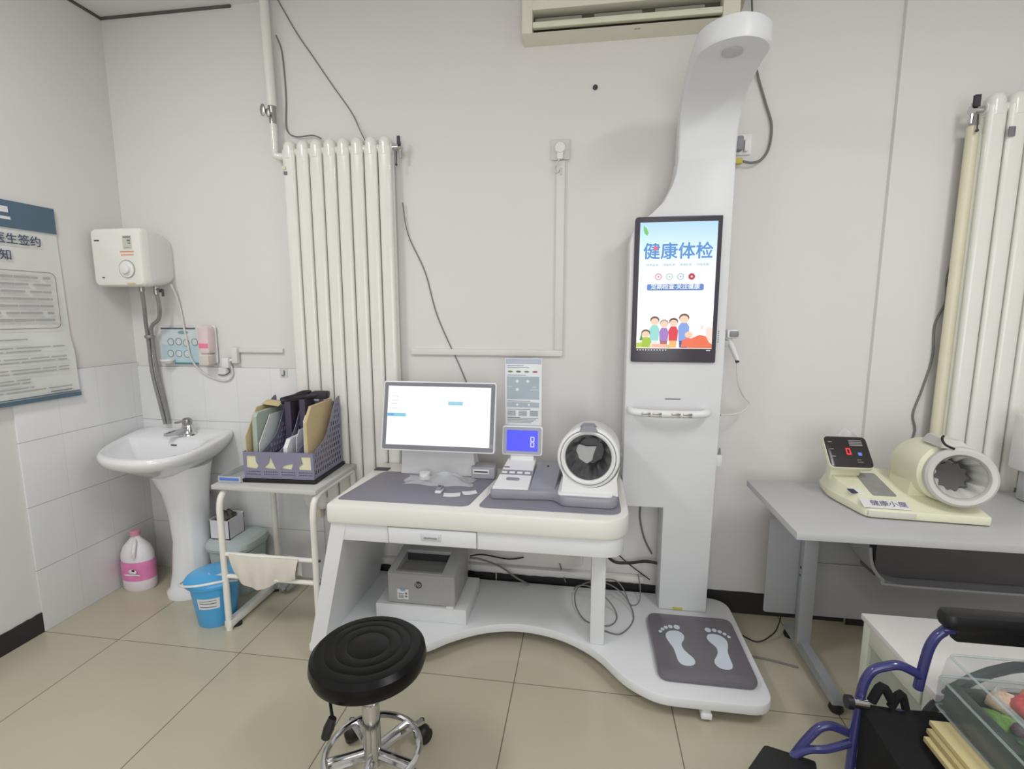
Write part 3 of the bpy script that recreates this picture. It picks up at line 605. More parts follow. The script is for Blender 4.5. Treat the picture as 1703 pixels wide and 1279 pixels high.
# cuff barrel
cc = Vector((.013, 1.955, .905)); ax = Vector((-.07, -1, .10)).normalized()
b = MB().lathe([(.112, -.24), (.122, -.22), (.123, -.02), (.1235, .0), (.119, .012), (.108, .016)], cc, 48, ax, caps=(True, False))
part('cuff_barrel', b, white_pl, bp_)
part('outer_groove', MB().lathe([(.110, 0.006), (.110, .0175), (.1065, .0175), (.1065, .006)], cc, 48, ax, caps=(False, False)), grey_pl, bp_)
part('inner_ring', MB().lathe([(.1065, .005), (.106, .019), (.10, .021), (.092, .014), (.090, .0)], cc, 48, ax, caps=(False, False)), white_pl, bp_)
def cloth(rad, cc, ax, depth, back_r, folds, seed, off=0.0):
    u, v = _frame(ax); rnd = random.Random(seed); ph = [rnd.uniform(0, 6.28) for _ in range(4)]; rings = []
    for i in range(9):
        t = i/8; rings.append([])
        for k in range(64):
            a = 2*PI*k/64; amp = rad*.15*math.sin(PI*min(1, t*1.15))+rad*.03
            rr = rad*(1-t)+back_r*t - amp*(.5+.5*math.sin(folds*a+ph[0]+1.5*t))**2*.6 - amp*.4*math.sin((folds+3)*a+ph[1])
            if i == 0: rr = rad
            rings[-1].append(cc+ax*(off-depth*t)+(u*math.cos(a)+v*math.sin(a))*rr)
    return rings
part('cuff_lining', MB().loft(cloth(.090, cc, ax, .17, .055, 7, 5, .004), (False, True)), mat('lining_black', (92, 91, 94), rough=.32, var=.2, scale=30), bp_, 'dark pleated cloth lining', ang=60)
u_, v_ = _frame(ax)
hole = [cc-ax*.15+Vector((-.028+(a-1350)/3.148/385*1.02, 0, -.018-(b_-566)/3.148/385*1.02)) for a, b_ in ((1325, 512), (1362, 522), (1412, 520), (1398, 560), (1392, 592), (1357, 620), (1310, 618), (1290, 560))]
part('bright_opening_patch', MB().loft([hole, [p-ax*.02 for p in hole]]), mat('opening_painted_bright', (250, 250, 248), rough=.7), bp_, 'white patch painted as the bright wall seen through the cuff')  # solid plate, painted near white for the bright wall beyond the barrel
b = MB(); u3 = Vector((1, 0, 0))
b.loft([[(-.022, 1.937, 1.012), (.046, 1.937, 1.012), (.046, 1.985, 1.022), (-.022, 1.985, 1.022)], [(-.008, 1.94, 1.034), (.032, 1.94, 1.034), (.032, 1.98, 1.038), (-.008, 1.98, 1.038)]])
part('top_latch', b, grey_pl, bp_)
part('cuff_cradle', saddle(.02, .905, .119, .112, .757, 1.93, 2.17, .83), white_pl, bp_)
part('cradle_tray', MB().prism(rounded([(-.105, 1.905), (.11, 1.902), (.115, 2.18), (-.098, 2.18)], .02, 4), .757, .768, 'z', .004), white_pl, bp_)
part('side_pivot', MB().cyl((.13, 2.02, .90), (.145, 2.02, .90), .016, n=16), grey_pl, bp_)
part('air_port', MB().cyl((-.16, 2.15, .79), (-.16, 2.14, .805), .004, n=8), dark_pl, bp_)

# ------------------------------------------------------------ printer on riser box under the desk
single('riser_box', MB().box(-.93, -.508, 2.015, 2.30, PT, .162, .003), kiosk_m, 'flat white riser box under the printer on the station platform', 'box', (-.72, 2.15, PT))
pr_ = thing('laser_printer', 'grey laser printer on the white riser box under the desk', 'printer', (-.71, 2.15, .162))
prg = mat('printer_grey', (168, 168, 168), rough=.45, var=.01)
b = MB().box(-.8715, -.5605, 2.0235, 2.2715, .168, .288, .004)
rail = [(2.0225, .20), (2.0225, .308), (2.034, .317), (2.272, .350), (2.272, .20)]
b.prism(rail, -.872, -.836, 'x', .003).prism(rail, -.622, -.560, 'x', .003)
b.prism([(2.0222, .20), (2.0222, .307), (2.034, .315), (2.05, .314), (2.07, .292), (2.07, .20)], -.84, -.618, 'x')
b.box(-.84, -.618, 2.188, 2.272, .326, .343, .003)
part('body', b, prg, pr_)
part('output_tray', MB().loft([[(-.836, 2.05, .297), (-.622, 2.05, .297), (-.622, 2.19, .287), (-.836, 2.19, .287)], [(-.836, 2.05, .300), (-.622, 2.05, .300), (-.622, 2.19, .290), (-.836, 2.19, .290)]]), mat('printer_tray', (150, 150, 148), rough=.5), pr_)
part('paper_slot', MB().box(-.836, -.622, 2.192, 2.20, .286, .328), dark_pl, pr_, 'dark paper outlet')
part('control_panel', MB().loft([[(-.606, 2.10, .3235), (-.583, 2.10, .3235), (-.583, 2.175, .334), (-.606, 2.175, .334)], [(-.606, 2.10, .3255), (-.583, 2.10, .3255), (-.583, 2.175, .336), (-.606, 2.175, .336)]]), dark_pl, pr_, 'dark control panel')
badge = part('logo_disc', MB().addmesh(curve_mesh([circ(0, 0, .0165, 28)], .0006), FRONT(-.728, 2.0214, .262)), mat('logo_dark', (66, 66, 70), rough=.4), pr_, 'round maker emblem')
part('logo_letters', MB().addmesh(text_mesh('hp', .027, .0003, .0004), FRONT(-.728, 2.0202, .2635) @ Matrix.Shear('XZ', 4, (0, 0))), prg, badge)
lb = part('serial_label', MB().box(-.828, -.775, 2.0205, 2.0225, .188, .236), paper, pr_, 'white printed label')
part('label_print', MB().addmesh(curve_mesh([rrect(-.822, -.797, .194+k*.006, .197+k*.006, .0003) for k in range(4)] + [rrect(-.791, -.781, .198, .207, .0005), rrect(-.791, -.781, .212, .221, .0005)], .0002), FRONT(0, 2.0203, 0)), ink, lb)
part('blue_tab', MB().box(-.812, -.79, 2.0195, 2.0205, .229, .238), mat('tab_blue', (140, 165, 205), rough=.5), lb)
part('front_latch', MB().box(-.60, -.565, 2.012, 2.03, .1625, .172, .002), white_pl, pr_)

# cables under and behind the desk
cable('power_cable', [(.02, 2.42, .55), (.08, 2.40, .36), (.14, 2.40, .255), (.22, 2.40, .245), (.30, 2.39, .265), (.36, 2.38, .265)], .0075, black_cable, 'thick black cord hanging under the right end of the desk')
cable('power_cable', [(.03, 2.44, .5), (.11, 2.43, .33), (.18, 2.42, .27), (.24, 2.42, .22), (.33, 2.41, .16)], .003, black_cable, 'thin black cord behind the thick black cord under the desk')
cable('power_cable', [(.28, 2.445, .585), (.275, 2.445, .47), (.30, 2.445, .36), (.34, 2.445, .28)], .005, grey_cable, 'grey cord on the wall left of the column foot')
loop = [(.0, 2.2, PT+.003)]
cable('data_cable', [(-.04, 2.33, .12), (-.02, 2.30, .16), (.04, 2.29, .165), (.12, 2.25, .13), (.16, 2.18, PT+.004), (.12, 2.10, PT+.004), (.02, 2.12, PT+.004), (-.03, 2.22, PT+.02), (-.02, 2.32, .14), (.08, 2.34, .17), (.19, 2.30, .14), (.235, 2.18, PT+.004), (.17, 2.05, PT+.004), (.10, 2.06, PT+.004)], .0032, grey_cable, 'loosely coiled grey cord on the platform behind the support post')
cable('data_cable', [(.10, 2.38, .16), (.16, 2.36, .17), (.20, 2.33, .14), (.23, 2.28, PT+.004), (.27, 2.30, PT+.01), (.28, 2.36, .14), (.27, 2.38, .2)], .0028, grey_cable, 'small loop of grey cord near the column foot on the platform')
cable('power_cable', [(-.545, 2.26, .285), (-.50, 2.30, .26), (-.42, 2.36, .20), (-.33, 2.38, .13), (-.27, 2.39, PT+.003)], .005, grey_cable, 'grey cord leading from the printer to the platform back')
cable('power_cable', [(-.545, 2.27, .29), (-.5, 2.35, .26), (-.38, 2.40, .22), (-.3, 2.41, .23)], .004, black_cable, 'dark cord behind the printer')
cable('power_cable', [(-.19, 2.44, .55), (-.165, 2.44, .42), (-.13, 2.44, .24), (-.085, 2.43, .10)], .0035, grey_cable, 'thin grey cord hanging down to the skirting behind the desk')
single('skirting_joint', MB().box(-.452, -.448, 2.441, 2.446, .0, .115), trunk, 'thin pale joint strip in the black skirting behind the desk', 'strip', (-.45, 2.44, 0))
trf = thing('floor_trunking', 'white boxy trunking along the wall above skirting behind the desk', 'cable trunking', (-.5, 2.43, .13))
part('cover', MB().box(-1.38, .30, 2.415, 2.45, .135, .165, .004), trunk, trf)
part('raised_box', MB().box(-.86, .0, 2.43, 2.45, .20, .34, .004), trunk, trf)

# scanner and holder on the column side
sc = thing('handheld_scanner', 'small grey and white handheld scanner hanging at the right side of the column', 'scanner', (.62, 2.33, 1.3))
part('grip', MB().loft([[(.605+.05*t+(.016-.004*t)*math.cos(a), 2.33+.016*math.sin(a), 1.375-.11*t) for a in [2*PI*k/14 for k in range(14)]] for t in (0, .3, .7, 1)]), white_pl, sc)
part('head', MB().box(.597, .645, 2.295, 2.355, 1.362, 1.40, .008), white_pl, sc)
part('lens_window', MB().box(.607, .643, 2.291, 2.296, 1.369, 1.393, .004), grey_pl, sc, 'grey window')
part('holder_arm', MB().box(.58, .612, 2.31, 2.35, 1.325, 1.352, .004), mat('holder_grey', (186, 186, 188), rough=.5), sc, 'grey holder arm')
part('cord_collar', MB().cyl((.652, 2.33, 1.268), (.656, 2.33, 1.254), .008, n=12), dark_pl, sc)
part('cord', MB().tube([(.655, 2.33, 1.258), (.66, 2.33, 1.2), (.668, 2.335, 1.155), (.70, 2.36, 1.10), (.73, 2.37, 1.068), (.71, 2.37, 1.035), (.67, 2.35, 1.020), (.61, 2.34, 1.015), (.585, 2.335, 1.016)], .0045, 8, smooth=6), white_cable, sc)
part('jack', MB().cyl((.583, 2.335, 1.016), (.60, 2.335, 1.016), .0055, n=10), chrome, sc)
pc = thing('pen_holder', 'small white clip pocket with two grey tips on the column side', 'clip pocket', (.592, 2.33, .82))
part('pocket', MB().box(.578, .612, 2.315, 2.35, .78, .835, .003), white_pl, pc)
for dx in (.588, .603): part('grey_tip', MB().cyl((dx, 2.33, .835), (dx, 2.33, .865), .0065, .003, n=10), grey_pl, pc)

# ------------------------------------------------------------ sink
sk_ = thing('pedestal_sink', 'white ceramic pedestal sink in the corner', 'sink', (-2.08, 2.2, 0))
SO = [(-2.462, 2.448), (-2.458, 2.38), (-2.43, 2.25), (-2.385, 2.12), (-2.32, 2.02), (-2.215, 1.945), (-2.09, 1.918), (-1.985, 1.93), (-1.91, 1.99), (-1.872, 2.08), (-1.863, 2.18), (-1.873, 2.28), (-1.89, 2.37), (-1.915, 2.448)]
SO = [tuple(p)[:2] for p in smooth_pts([(a, b, 0) for a, b in SO], 4)]
SO = SO + [(SO[-1][0]+(SO[0][0]-SO[-1][0])*k/8, SO[0][1]) for k in range(1, 8)]
SCX, SCY = -2.125, 2.26
def sring(k, z, tilt=.03, ky=None, sy=0):
    ky = k if ky is None else ky
    return [(max(SCX+(x-SCX)*k, XL+.0135), min(SCY+(y-SCY)*ky+sy, 2.4395), z+tilt*max(0, (y-2.05))/.4) for x, y in SO]
def sinner(k, z):
    cx_, cy_ = -2.135, 2.115
    return [(cx_+((x+2.135)*.84)*k, cy_+((1.965+(y-1.918)*(2.285-1.965)/.53)-cy_)*k, z+.012*max(0, (y-2.05))/.4*(k > .93)) for x, y in SO]
b = MB(); b.loft([sring(.42, .655, 0), sring(.6, .69, 0), sring(.86, .735, .01), sring(.965, .758), sring(1.0, .782), sring(.995, .798), sring(.965, .806), sinner(1.02, .804), sinner(.985, .79), sinner(.90, .755), sinner(.62, .71), sinner(.12, .695)], (True, True))
basin = part('basin', b, ceramic, sk_, ang=60)
part('drain', MB().lathe([(.022, 0), (.02, .004)], (-2.135, 2.115, .696), 16), chrome, basin)
part('overflow_marks', MB().box(-2.15, -2.118, 2.272, 2.276, .782, .788), dark_pl, basin)
b = MB(); b.loft([[(cx_+rx*math.cos(2*PI*k/32), 2.24+ry*math.sin(2*PI*k/32), z) for k in range(32)] for z, rx, ry, cx_ in [(0, .112, .115, -2.072), (.03, .112, .115, -2.072), (.045, .10, .102, -2.066), (.12, .098, .095, -2.055), (.3, .09, .085, -2.045), (.45, .098, .09, -2.05), (.56, .115, .10, -2.06), (.64, .14, .12, -2.075), (.70, .16, .14, -2.085)]])
part('pedestal', b, ceramic, sk_, ang=50)
FX, FYY = -2.115, 2.355
f = MB().lathe([(.042, 0), (.041, .008), (.03, .02), (.025, .045), (.021, .056)], (FX, FYY, .822), 22, sx=1.15)
f.loft([[(FX-.005, FYY-.018, .83), (FX+.018, FYY-.018, .83), (FX+.018, FYY-.018, .868), (FX-.005, FYY-.018, .868)], [(FX-.045, FYY-.11, .838), (FX-.02, FYY-.115, .838), (FX-.02, FYY-.115, .852), (FX-.045, FYY-.11, .852)]])
fa = part('faucet', f, chrome, sk_, 'chrome mixer tap')
part('lever', MB().lathe([(.022, 0), (.025, .012), (.022, .03), (.012, .037)], (FX, FYY, .878), 18).box(FX-.012, FX+.012, FYY-.075, FYY, .898, .907, .003), steel, fa)

# angle valve and dark hose
av = thing('angle_valve', 'dark angle valve with hose on the wall right of the sink pedestal', 'valve', (-2.095, 2.44, .45))
part('valve_body', MB().cyl((-2.095, 2.442, .47), (-2.095, 2.39, .47), .011, n=12).cyl((-2.095, 2.395, .44), (-2.095, 2.395, .50), .012, n=12).sphere((-2.095, 2.385, .47), .017), steel, av)
part('valve_knob', MB().box(-2.088, -2.058, 2.382, 2.402, .478, .496, .004), dark_pl, av)
part('hose_nut', MB().box(-2.135, -2.108, 2.38, 2.41, .40, .44, .004), dark_pl, av)
part('hose', MB().tube([(-2.095, 2.395, .44), (-2.10, 2.39, .38), (-2.098, 2.40, .25), (-2.085, 2.42, .12), (-2.07, 2.425, .03)], .0105, 10, smooth=5), mat('dark_hose', (92, 90, 90), rough=.5), av, 'dark grey hose')

# ------------------------------------------------------------ water heater
wh = thing('water_heater', 'small white wall water heater with round dial above the sink', 'water heater', (-2.31, YB, 1.6))
hm = mat('heater_white', (230, 230, 226), rough=.35, var=.01)
x0, x1, z0, z1 = -2.452, -2.165, 1.602, 1.885
def hring(y, ins, r): return [(p[0], y, p[1]) for p in rrect(x0+ins, x1-ins, z0+ins, z1-ins, r, 6)]
part('casing', MB().loft([hring(2.45, .03, .05), hring(2.40, .012, .055), hring(2.29, 0, .035), hring(2.272, 0, .03)]), hm, wh)
part('front_cover', MB().loft([hring(2.272, -.001, .03), hring(2.243, .001, .03), hring(2.232, .008, .028), hring(2.229, .018, .025)]), mat('heater_front', (232, 231, 224), rough=.3, var=.008), wh)
YH = 2.229
dl = part('dial', MB().lathe([(.040, 0), (.040, .004), (.031, .003), (.024, .006), (.022, .018), (.018, .020)], (-2.255, YH, 1.685), 30, (0, -1, 0)), hm, wh)
part('dial_groove', MB().lathe([(.045, 0), (.045, .0015), (.041, .0015), (.041, 0)], (-2.255, YH-.0005, 1.685), 30, (0, -1, 0), caps=(False, False)), mat('groove_grey', (170, 166, 156), rough=.6), wh)
el_ = part('energy_label', MB().box(-2.266, -2.216, YH-.001, YH, 1.780, 1.846), mat('label_green', (196, 200, 186), rough=.5), wh, 'pale energy label')
part('label_print', MB().addmesh(curve_mesh([rrect(-2.260, -2.220, 1.835, 1.841, .0004), rrect(-2.24, -2.222, 1.818, 1.826, .0004), rrect(-2.236, -2.222, 1.806, 1.812, .0004), rrect(-2.256, -2.225, 1.788, 1.790, .0003)], .0002), FRONT(0, YH-.0014, 0)), ink, el_)
part('warning_strip', MB().addmesh(curve_mesh([rrect(-2.285, -2.208, 1.766, 1.773, .0004), rrect(-2.282, -2.21, 1.751, 1.757, .0004)], .0003), FRONT(0, YH-.0008, 0)), mat('warn_orange', (222, 160, 130), rough=.6), wh, 'orange warning text strips')
part('brand_mark', MB().box(-2.425, -2.397, YH-.001, YH, 1.822, 1.828), ink_dark, wh)
part('power_light', MB().box(-2.40, -2.386, YH-.002, YH, 1.643, 1.648), dark_pl, wh)
part('bottom_sticker', MB().box(-2.262, -2.218, YH-.001, YH, 1.611, 1.619), mat('sticker_gold', (214, 190, 140), rough=.6), wh, 'small gold sticker')
part('inlet_fitting', MB().cyl((-2.21, 2.34, 1.61), (-2.21, 2.34, 1.565), .013, n=12).cyl((-2.21, 2.34, 1.59), (-2.175, 2.33, 1.588), .008, n=10), steel, wh, 'steel inlet fitting')
part('outlet_fitting', MB().cyl((-2.285, 2.33, 1.61), (-2.285, 2.33, 1.58), .013, n=12), steel, wh)
part('valve_lever', MB().tube([(-2.18, 2.33, 1.58), (-2.16, 2.325, 1.588), (-2.155, 2.32, 1.555)], .006, 8, smooth=4), dark_pl, wh, 'dark valve lever')
hose_m = mat('braided_hose', (150, 149, 148), rough=.4, metal=.5, var=.15, scale=180)
def hose(pts, label): return single('braided_hose', MB().tube(pts, .0095, 10, smooth=6), hose_m, label, 'hose', pts[0])
hose([(-2.285, 2.33, 1.585), (-2.29, 2.34, 1.5), (-2.32, 2.37, 1.42), (-2.335, 2.39, 1.33), (-2.34, 2.40, 1.15), (-2.325, 2.41, 1.0), (-2.31, 2.42, .86)], 'left braided hose below the water heater')
hose([(-2.21, 2.34, 1.57), (-2.21, 2.35, 1.50), (-2.24, 2.37, 1.44), (-2.30, 2.385, 1.40), (-2.315, 2.395, 1.34), (-2.318, 2.41, 1.15), (-2.305, 2.42, 1.0), (-2.292, 2.425, .86)], 'right braided hose curving from heater valve down to the sink')
single('hose_tie', MB().lathe([(.022, -.008), (.024, 0), (.022, .008)], (-2.327, 2.392, 1.345), 14), hose_m, 'grey tie holding the two braided hoses together', 'hose tie', (-2.327, 2.392, 1.345))

# hand washing poster, soap dispenser, dish, heater plug lead
po = thing('handwashing_poster', 'pale blue handwashing poster with round drawings above the sink', 'poster', (-2.13, YB, 1.3))
part('sheet', MB().box(-2.298, -1.99, YB-.0115, YB-.0085, 1.195, 1.392), mat('poster_pale', (206, 218, 220), rough=.5), po)
pl = MB().box(-2.298, -2.09, YB-.013, YB-.011, 1.384, 1.392)
part('top_band', pl, mat('poster_dark', (86, 96, 104), rough=.5), po)
part('bottom_band', MB().box(-2.23, -1.98, YB-.013, YB-.011, 1.195, 1.203), mat('poster_teal', (70, 130, 150), rough=.5), po)
part('blue_field', MB().box(-2.298, -1.99, YB-.0122, YB-.0112, 1.203, 1.30), mat('poster_blue', (184, 208, 216), rough=.5), po)
sp = []
for i, (x, z) in enumerate(((-2.243, 1.315), (-2.195, 1.317), (-2.15, 1.31), (-2.098, 1.315), (-2.25, 1.252), (-2.2, 1.252), (-2.15, 1.25))): sp += [circ(x, z, .0195), circ(x, z, .0175)]
part('drawing_rings', MB().addmesh(curve_mesh(sp, .0003), FRONT(0, YB-.0132, 0)), mat('poster_dark', (86, 96, 104)), po)
for x, z in ((-2.243, 1.315), (-2.195, 1.317), (-2.15, 1.31), (-2.098, 1.315), (-2.25, 1.252), (-2.2, 1.252), (-2.15, 1.25)): part('hand_drawing', MB().addmesh(curve_mesh([circ(x, z, .0165)], .0002), FRONT(0, YB-.013, 0)), mat('drawing_fill', (208, 214, 216), rough=.6), po)
part('title_mark', MB().addmesh(curve_mesh([circ(-2.165, 1.367, .012, 20, 2.6, .8)], .0003), FRONT(0, YB-.0132, 0)), mat('poster_title', (140, 160, 170)), po)
sd = thing('soap_dispenser', 'white wall soap dispenser with pink liquid beside the handwashing poster', 'soap dispenser', (-2.0, YB, 1.3))
part('back_plate', MB().prism(rrect(-2.075, -1.965, 1.20, 1.405, .015), YB-.02, YB-.008, 'y', .004), white_pl, sd)
part('liquid_tank', MB().prism(rrect(-2.03, -1.965, 1.255, 1.405, .02), YB-.075, YB-.02, 'y', .012), mat('pink_plastic', (224, 204, 206), rough=.2, coat=.5), sd, 'pale pink tank')
part('liquid_level', MB().box(-2.024, -1.971, YB-.0765, YB-.074, 1.288, 1.312, .0008), mat('pink_bright', (240, 130, 160), rough=.4), sd, 'bright pink band')
part('push_bar', MB().prism(rrect(-2.03, -1.97, 1.195, 1.256, .012), YB-.08, YB-.02, 'y', .008), mat('dispenser_beige', (214, 206, 196), rough=.4), sd, 'beige push bar')
single('soap_dish', MB().loft([[(-2.25+.036*k*math.cos(2*PI*i/24), YB-.04+.032*k*math.sin(2*PI*i/24), z) for i in range(24)] for k, z in ((.5, 1.20), (1, 1.215), (1, 1.222), (.85, 1.222), (.4, 1.208))]), white_pl, 'small white soap dish on the wall below the heater', 'soap dish', (-2.25, YB-.04, 1.21))
pg = thing('heater_plug', 'white heater plug in a box at the trunking end right of the soap dispenser', 'plug', (-1.87, YB, 1.24))
part('junction_box', MB().box(-1.872, -1.838, YB-.035, YB-.008, 1.205, 1.29, .004), trunk, pg)
part('plug_body', MB().box(-1.925, -1.885, YB-.045, YB-.01, 1.18, 1.235, .006).box(-1.89, -1.868, YB-.03, YB-.01, 1.215, 1.228, .003), white_pl, pg)
part('cord', MB().tube([(-2.175, 2.40, 1.62), (-2.17, 2.435, 1.52), (-2.155, 2.436, 1.40), (-2.135, 2.43, 1.30), (-2.12, 2.43, 1.22), (-2.06, 2.432, 1.15), (-1.98, 2.434, 1.115), (-1.92, 2.434, 1.11), (-1.885, 2.434, 1.14), (-1.885, 2.43, 1.19)], .0048, 8, smooth=6), white_cable, pg)
part('short_cord', MB().tube([(-1.905, 2.42, 1.185), (-1.90, 2.432, 1.16), (-1.93, 2.434, 1.14), (-1.97, 2.434, 1.14)], .0035, 8, smooth=6), grey_cable, pg)
wk = thing('wall_hook', 'clear adhesive hook on the tiles left of the radiator', 'hook', (-1.59, YB, 1.155))
part('pad', MB().box(-1.612, -1.567, YB-.0095, YB-.008, 1.13, 1.178), mat('hook_pad', (206, 208, 210), rough=.3), wk)
part('hook', MB().tube([(-1.585, YB-.014, 1.17), (-1.585, YB-.014, 1.148), (-1.59, YB-.017, 1.142), (-1.597, YB-.02, 1.146)], .0022, 6, smooth=4), dark_pl, wk)

# ------------------------------------------------------------ notice on the left wall
nt_ = thing('wall_notice', 'large paper notice with blue header on the left wall', 'notice', (XL, 1.9, 1.5))
def nsheet(u, v):
    z = 1.07+.88*v; yr = 2.088+.03*(1-v)*0+ .012*(1-v); return (XL+.004+(.012 if v < .3 else 0)+.006*math.sin(PI*u)*(1-v)+.01*max(0, u-.9)*(1-v)*4, 1.25+(yr-1.25)*u, z)
part('sheet', MB().grid(nsheet, 12, 12, .0008), mat('notice_paper', (220, 221, 218), rough=.6), nt_)
XN = XL+.0275
LM = lambda y, z, x=XN: plane_M((x, y, z), (0, 1, 0), (0, 0, 1))
nb = mat('notice_blue', (84, 108, 126), rough=.55)
part('header_band', MB().box(XL+.0045, XL+.0115, 1.255, 2.087, 1.835, 1.949), nb, nt_)
part('footer_band', MB().box(XL+.018, XL+.0275, 1.255, 2.099, 1.072, 1.09), nb, nt_)
part('footer_line', MB().box(XL+.018, XL+.0275, 1.255, 2.099, 1.096, 1.099), nb, nt_)
part('header_logo', MB().box(XL+.0112, XL+.0122, 1.80, 1.893, 1.897, 1.922).box(XL+.0112, XL+.0122, 1.80, 1.899, 1.868, 1.880), paper, nt_)
t_ = text_mesh('家庭医生签约', .048, .0002, .0006, 'RIGHT')
part('title_text', MB().addmesh(t_, plane_M((XL+.0135, 2.012, 1.785), (0, 1, 0), (0, 0, 1))), mat('notice_navy', (70, 80, 104)), nt_)
part('title_text', MB().addmesh(text_mesh('服务须知', .048, .0002, .0006, 'RIGHT'), plane_M((XL+.0135, 1.885, 1.715), (0, 1, 0), (0, 0, 1))), mat('notice_navy', (70, 80, 104)), nt_)
fr_o = rounded([(1.3, 1.40), (2.055, 1.40), (2.055, 1.655), (1.3, 1.655)], .03, 5); fr_i = rounded([(1.302, 1.4025), (2.0525, 1.4025), (2.0525, 1.6525), (1.302, 1.6525)], .028, 5)
part('text_frame', MB().addmesh(curve_mesh([fr_o, fr_i], .0003), plane_M((XL+.0145, 0, 0), (0, 1, 0), (0, 0, 1))), mat('frame_mauve', (140, 116, 120)), nt_)
tx = []; rnd = random.Random(11)
for k in range(7):
    z = 1.628-.0315*k; y = 1.35
    while y < 2.03:
        wd = rnd.uniform(.02, .12); e = min(y+wd, 2.03); tx.append(rrect(y, e, z-.005, z+.005, .001)); y = e+rnd.choice((.004, .004, .02))
part('frame_text', MB().addmesh(curve_mesh(tx, .0002), plane_M((XL+.0145, 0, 0), (0, 1, 0), (0, 0, 1))), mat('faint_print', (172, 172, 172)), nt_)
tx = []
for z, y1 in ((1.355, 1.89), (1.318, 2.045), (1.303, 1.94), (1.27, 2.05), (1.256, 2.05), (1.222, 2.055), (1.208, 2.055), (1.178, 1.88), (1.165, 1.88), (1.142, 1.89), (1.128, 2.06)):
    y = 1.35
    while y < y1:
        e = min(y+rnd.uniform(.05, .2), y1); tx.append(rrect(y, e, z-.0026, z+.0026, .0005)); y = e+.012
part('body_text', MB().addmesh(curve_mesh(tx, .0002), plane_M((XL+.0285, 0, 0), (0, 1, 0), (0, 0, 1))), mat('faint_print', (172, 172, 172)), nt_)
part('signature', MB().box(XL+.0275, XL+.0285, 1.96, 2.055, 1.108, 1.112), ink, nt_)

# ------------------------------------------------------------ detergent jug
jg = thing('detergent_jug', 'white plastic jug with pink cow label on the floor left of the sink', 'jug', (-2.37, 2.225, 0))
jr = [(.0, .078), (.012, .086), (.06, .088), (.15, .087), (.20, .084), (.235, .07), (.262, .045), (.285, .024), (.295, .021), (.30, .021)]
jugw = mat('jug_white', (228, 222, 226), rough=.3, var=.01)
part('bottle', MB().lathe([(r, h) for h, r in jr], (-2.372, 2.225, 0), 32, sx=1.0, sy=.72), jugw, jg)
part('label', MB().lathe([(.0885, .062), (.0887, .10), (.0885, .165)], (-2.372, 2.225, 0), 32, sx=1.0, sy=.725, caps=(False, False)), mat('label_pink', (226, 132, 184), rough=.4, var=.1, scale=14), jg, 'pink label')
cw = lambda xo, yo, r, sx, sz: MB().sphere((-2.345+xo, 2.225-.063+yo, .118+0), r, sx, .25, sz)
part('cow_picture', cw(0, -.002, .02, 1.2, .7), paper, jg, 'white cow head drawing')
part('cow_patch', MB().sphere((-2.34, 2.158, .125), .009, 1.3, .3, .8).sphere((-2.357, 2.159, .121), .006, 1.0, .3, .9), black_pl, jg)
part('label_swirl', MB().sphere((-2.37, 2.161, .098), .02, 1.6, .1, .2).sphere((-2.325, 2.162, .10), .02, 1.2, .1, .2), paper, jg)
part('cap', MB().lathe([(.025, 0), (.025, .022), (.02, .026)], (-2.372, 2.225, .296), 20), mat('cap_pink', (206, 140, 160), rough=.4), jg, 'pink screw cap')
part('handle', MB().tube([(-2.372, 2.222, .28), (-2.345, 2.19, .26), (-2.335, 2.168, .225), (-2.338, 2.17, .195)], .011, 12, smooth=5), jugw, jg)

# ------------------------------------------------------------ bin, carton, bucket
bn = thing('swing_lid_bin', 'pale grey plastic waste bin behind the blue bucket', 'bin', (-1.865, 2.28, 0))
bing = mat('bin_grey', (176, 186, 184), rough=.4, var=.015)
def sq(cx_, cy_, hx, hy, z, n=36, p=.6): return [(cx_+hx*math.copysign(abs(math.cos(2*PI*i/n))**p, math.cos(2*PI*i/n)), cy_+hy*math.copysign(abs(math.sin(2*PI*i/n))**p, math.sin(2*PI*i/n)), z) for i in range(n)]
part('bin_body', MB().loft([sq(-1.828, 2.30, .095, .09, 0), sq(-1.828, 2.30, .105, .10, .04), sq(-1.828, 2.30, .122, .115, .255)]), bing, bn)
part('lid', MB().loft([sq(-1.828, 2.30, .13, .125, .25), sq(-1.828, 2.30, .134, .13, .268), sq(-1.828, 2.30, .128, .122, .29), sq(-1.828, 2.30, .11, .10, .305), sq(-1.828, 2.30, .06, .05, .31)]), bing, bn)
part('lid_seam', MB().loft([sq(-1.828, 2.30, .124, .117, .244), sq(-1.828, 2.30, .125, .118, .251)]), dark_pl, bn, 'dark gap under the lid')
bg = thing('small_carton', 'open white carton holding crumpled dark bag on the bin lid', 'carton', (-1.875, 2.27, .31))
b = MB(); xa, xb, ya, yb = -1.915, -1.805, 2.215, 2.33
b.box(xa, xb, ya, yb, .31, .313).box(xa, xb, ya, ya+.003, .31, .41).box(xa, xb, yb-.003, yb, .31, .42).box(xa, xa+.003, ya, yb, .31, .415).box(xb-.003, xb, ya, yb, .31, .415)
part('carton_walls', b, mat('carton_white', (214, 212, 216), rough=.7), bg)
def crump(u, v, c, r, seed):
    a = 2*PI*u; t = PI*v; k = r*(1+.18*math.sin(5*a+seed)*math.sin(4*t)+.12*math.sin(9*a+3*t))
    return (c[0]+k*math.sin(t)*math.cos(a), c[1]+k*math.sin(t)*math.sin(a), c[2]+k*.75*math.cos(t))
single('dark_bag', MB().grid(lambda u, v: crump(u, v, (-1.862, 2.272, .405), .046, 1), 30, 16), mat('olive_bag', (74, 70, 60), rough=.5, var=.5, scale=30), 'crumpled dark bag stuffed in the open white carton', 'bag', (-1.872, 2.272, .40))
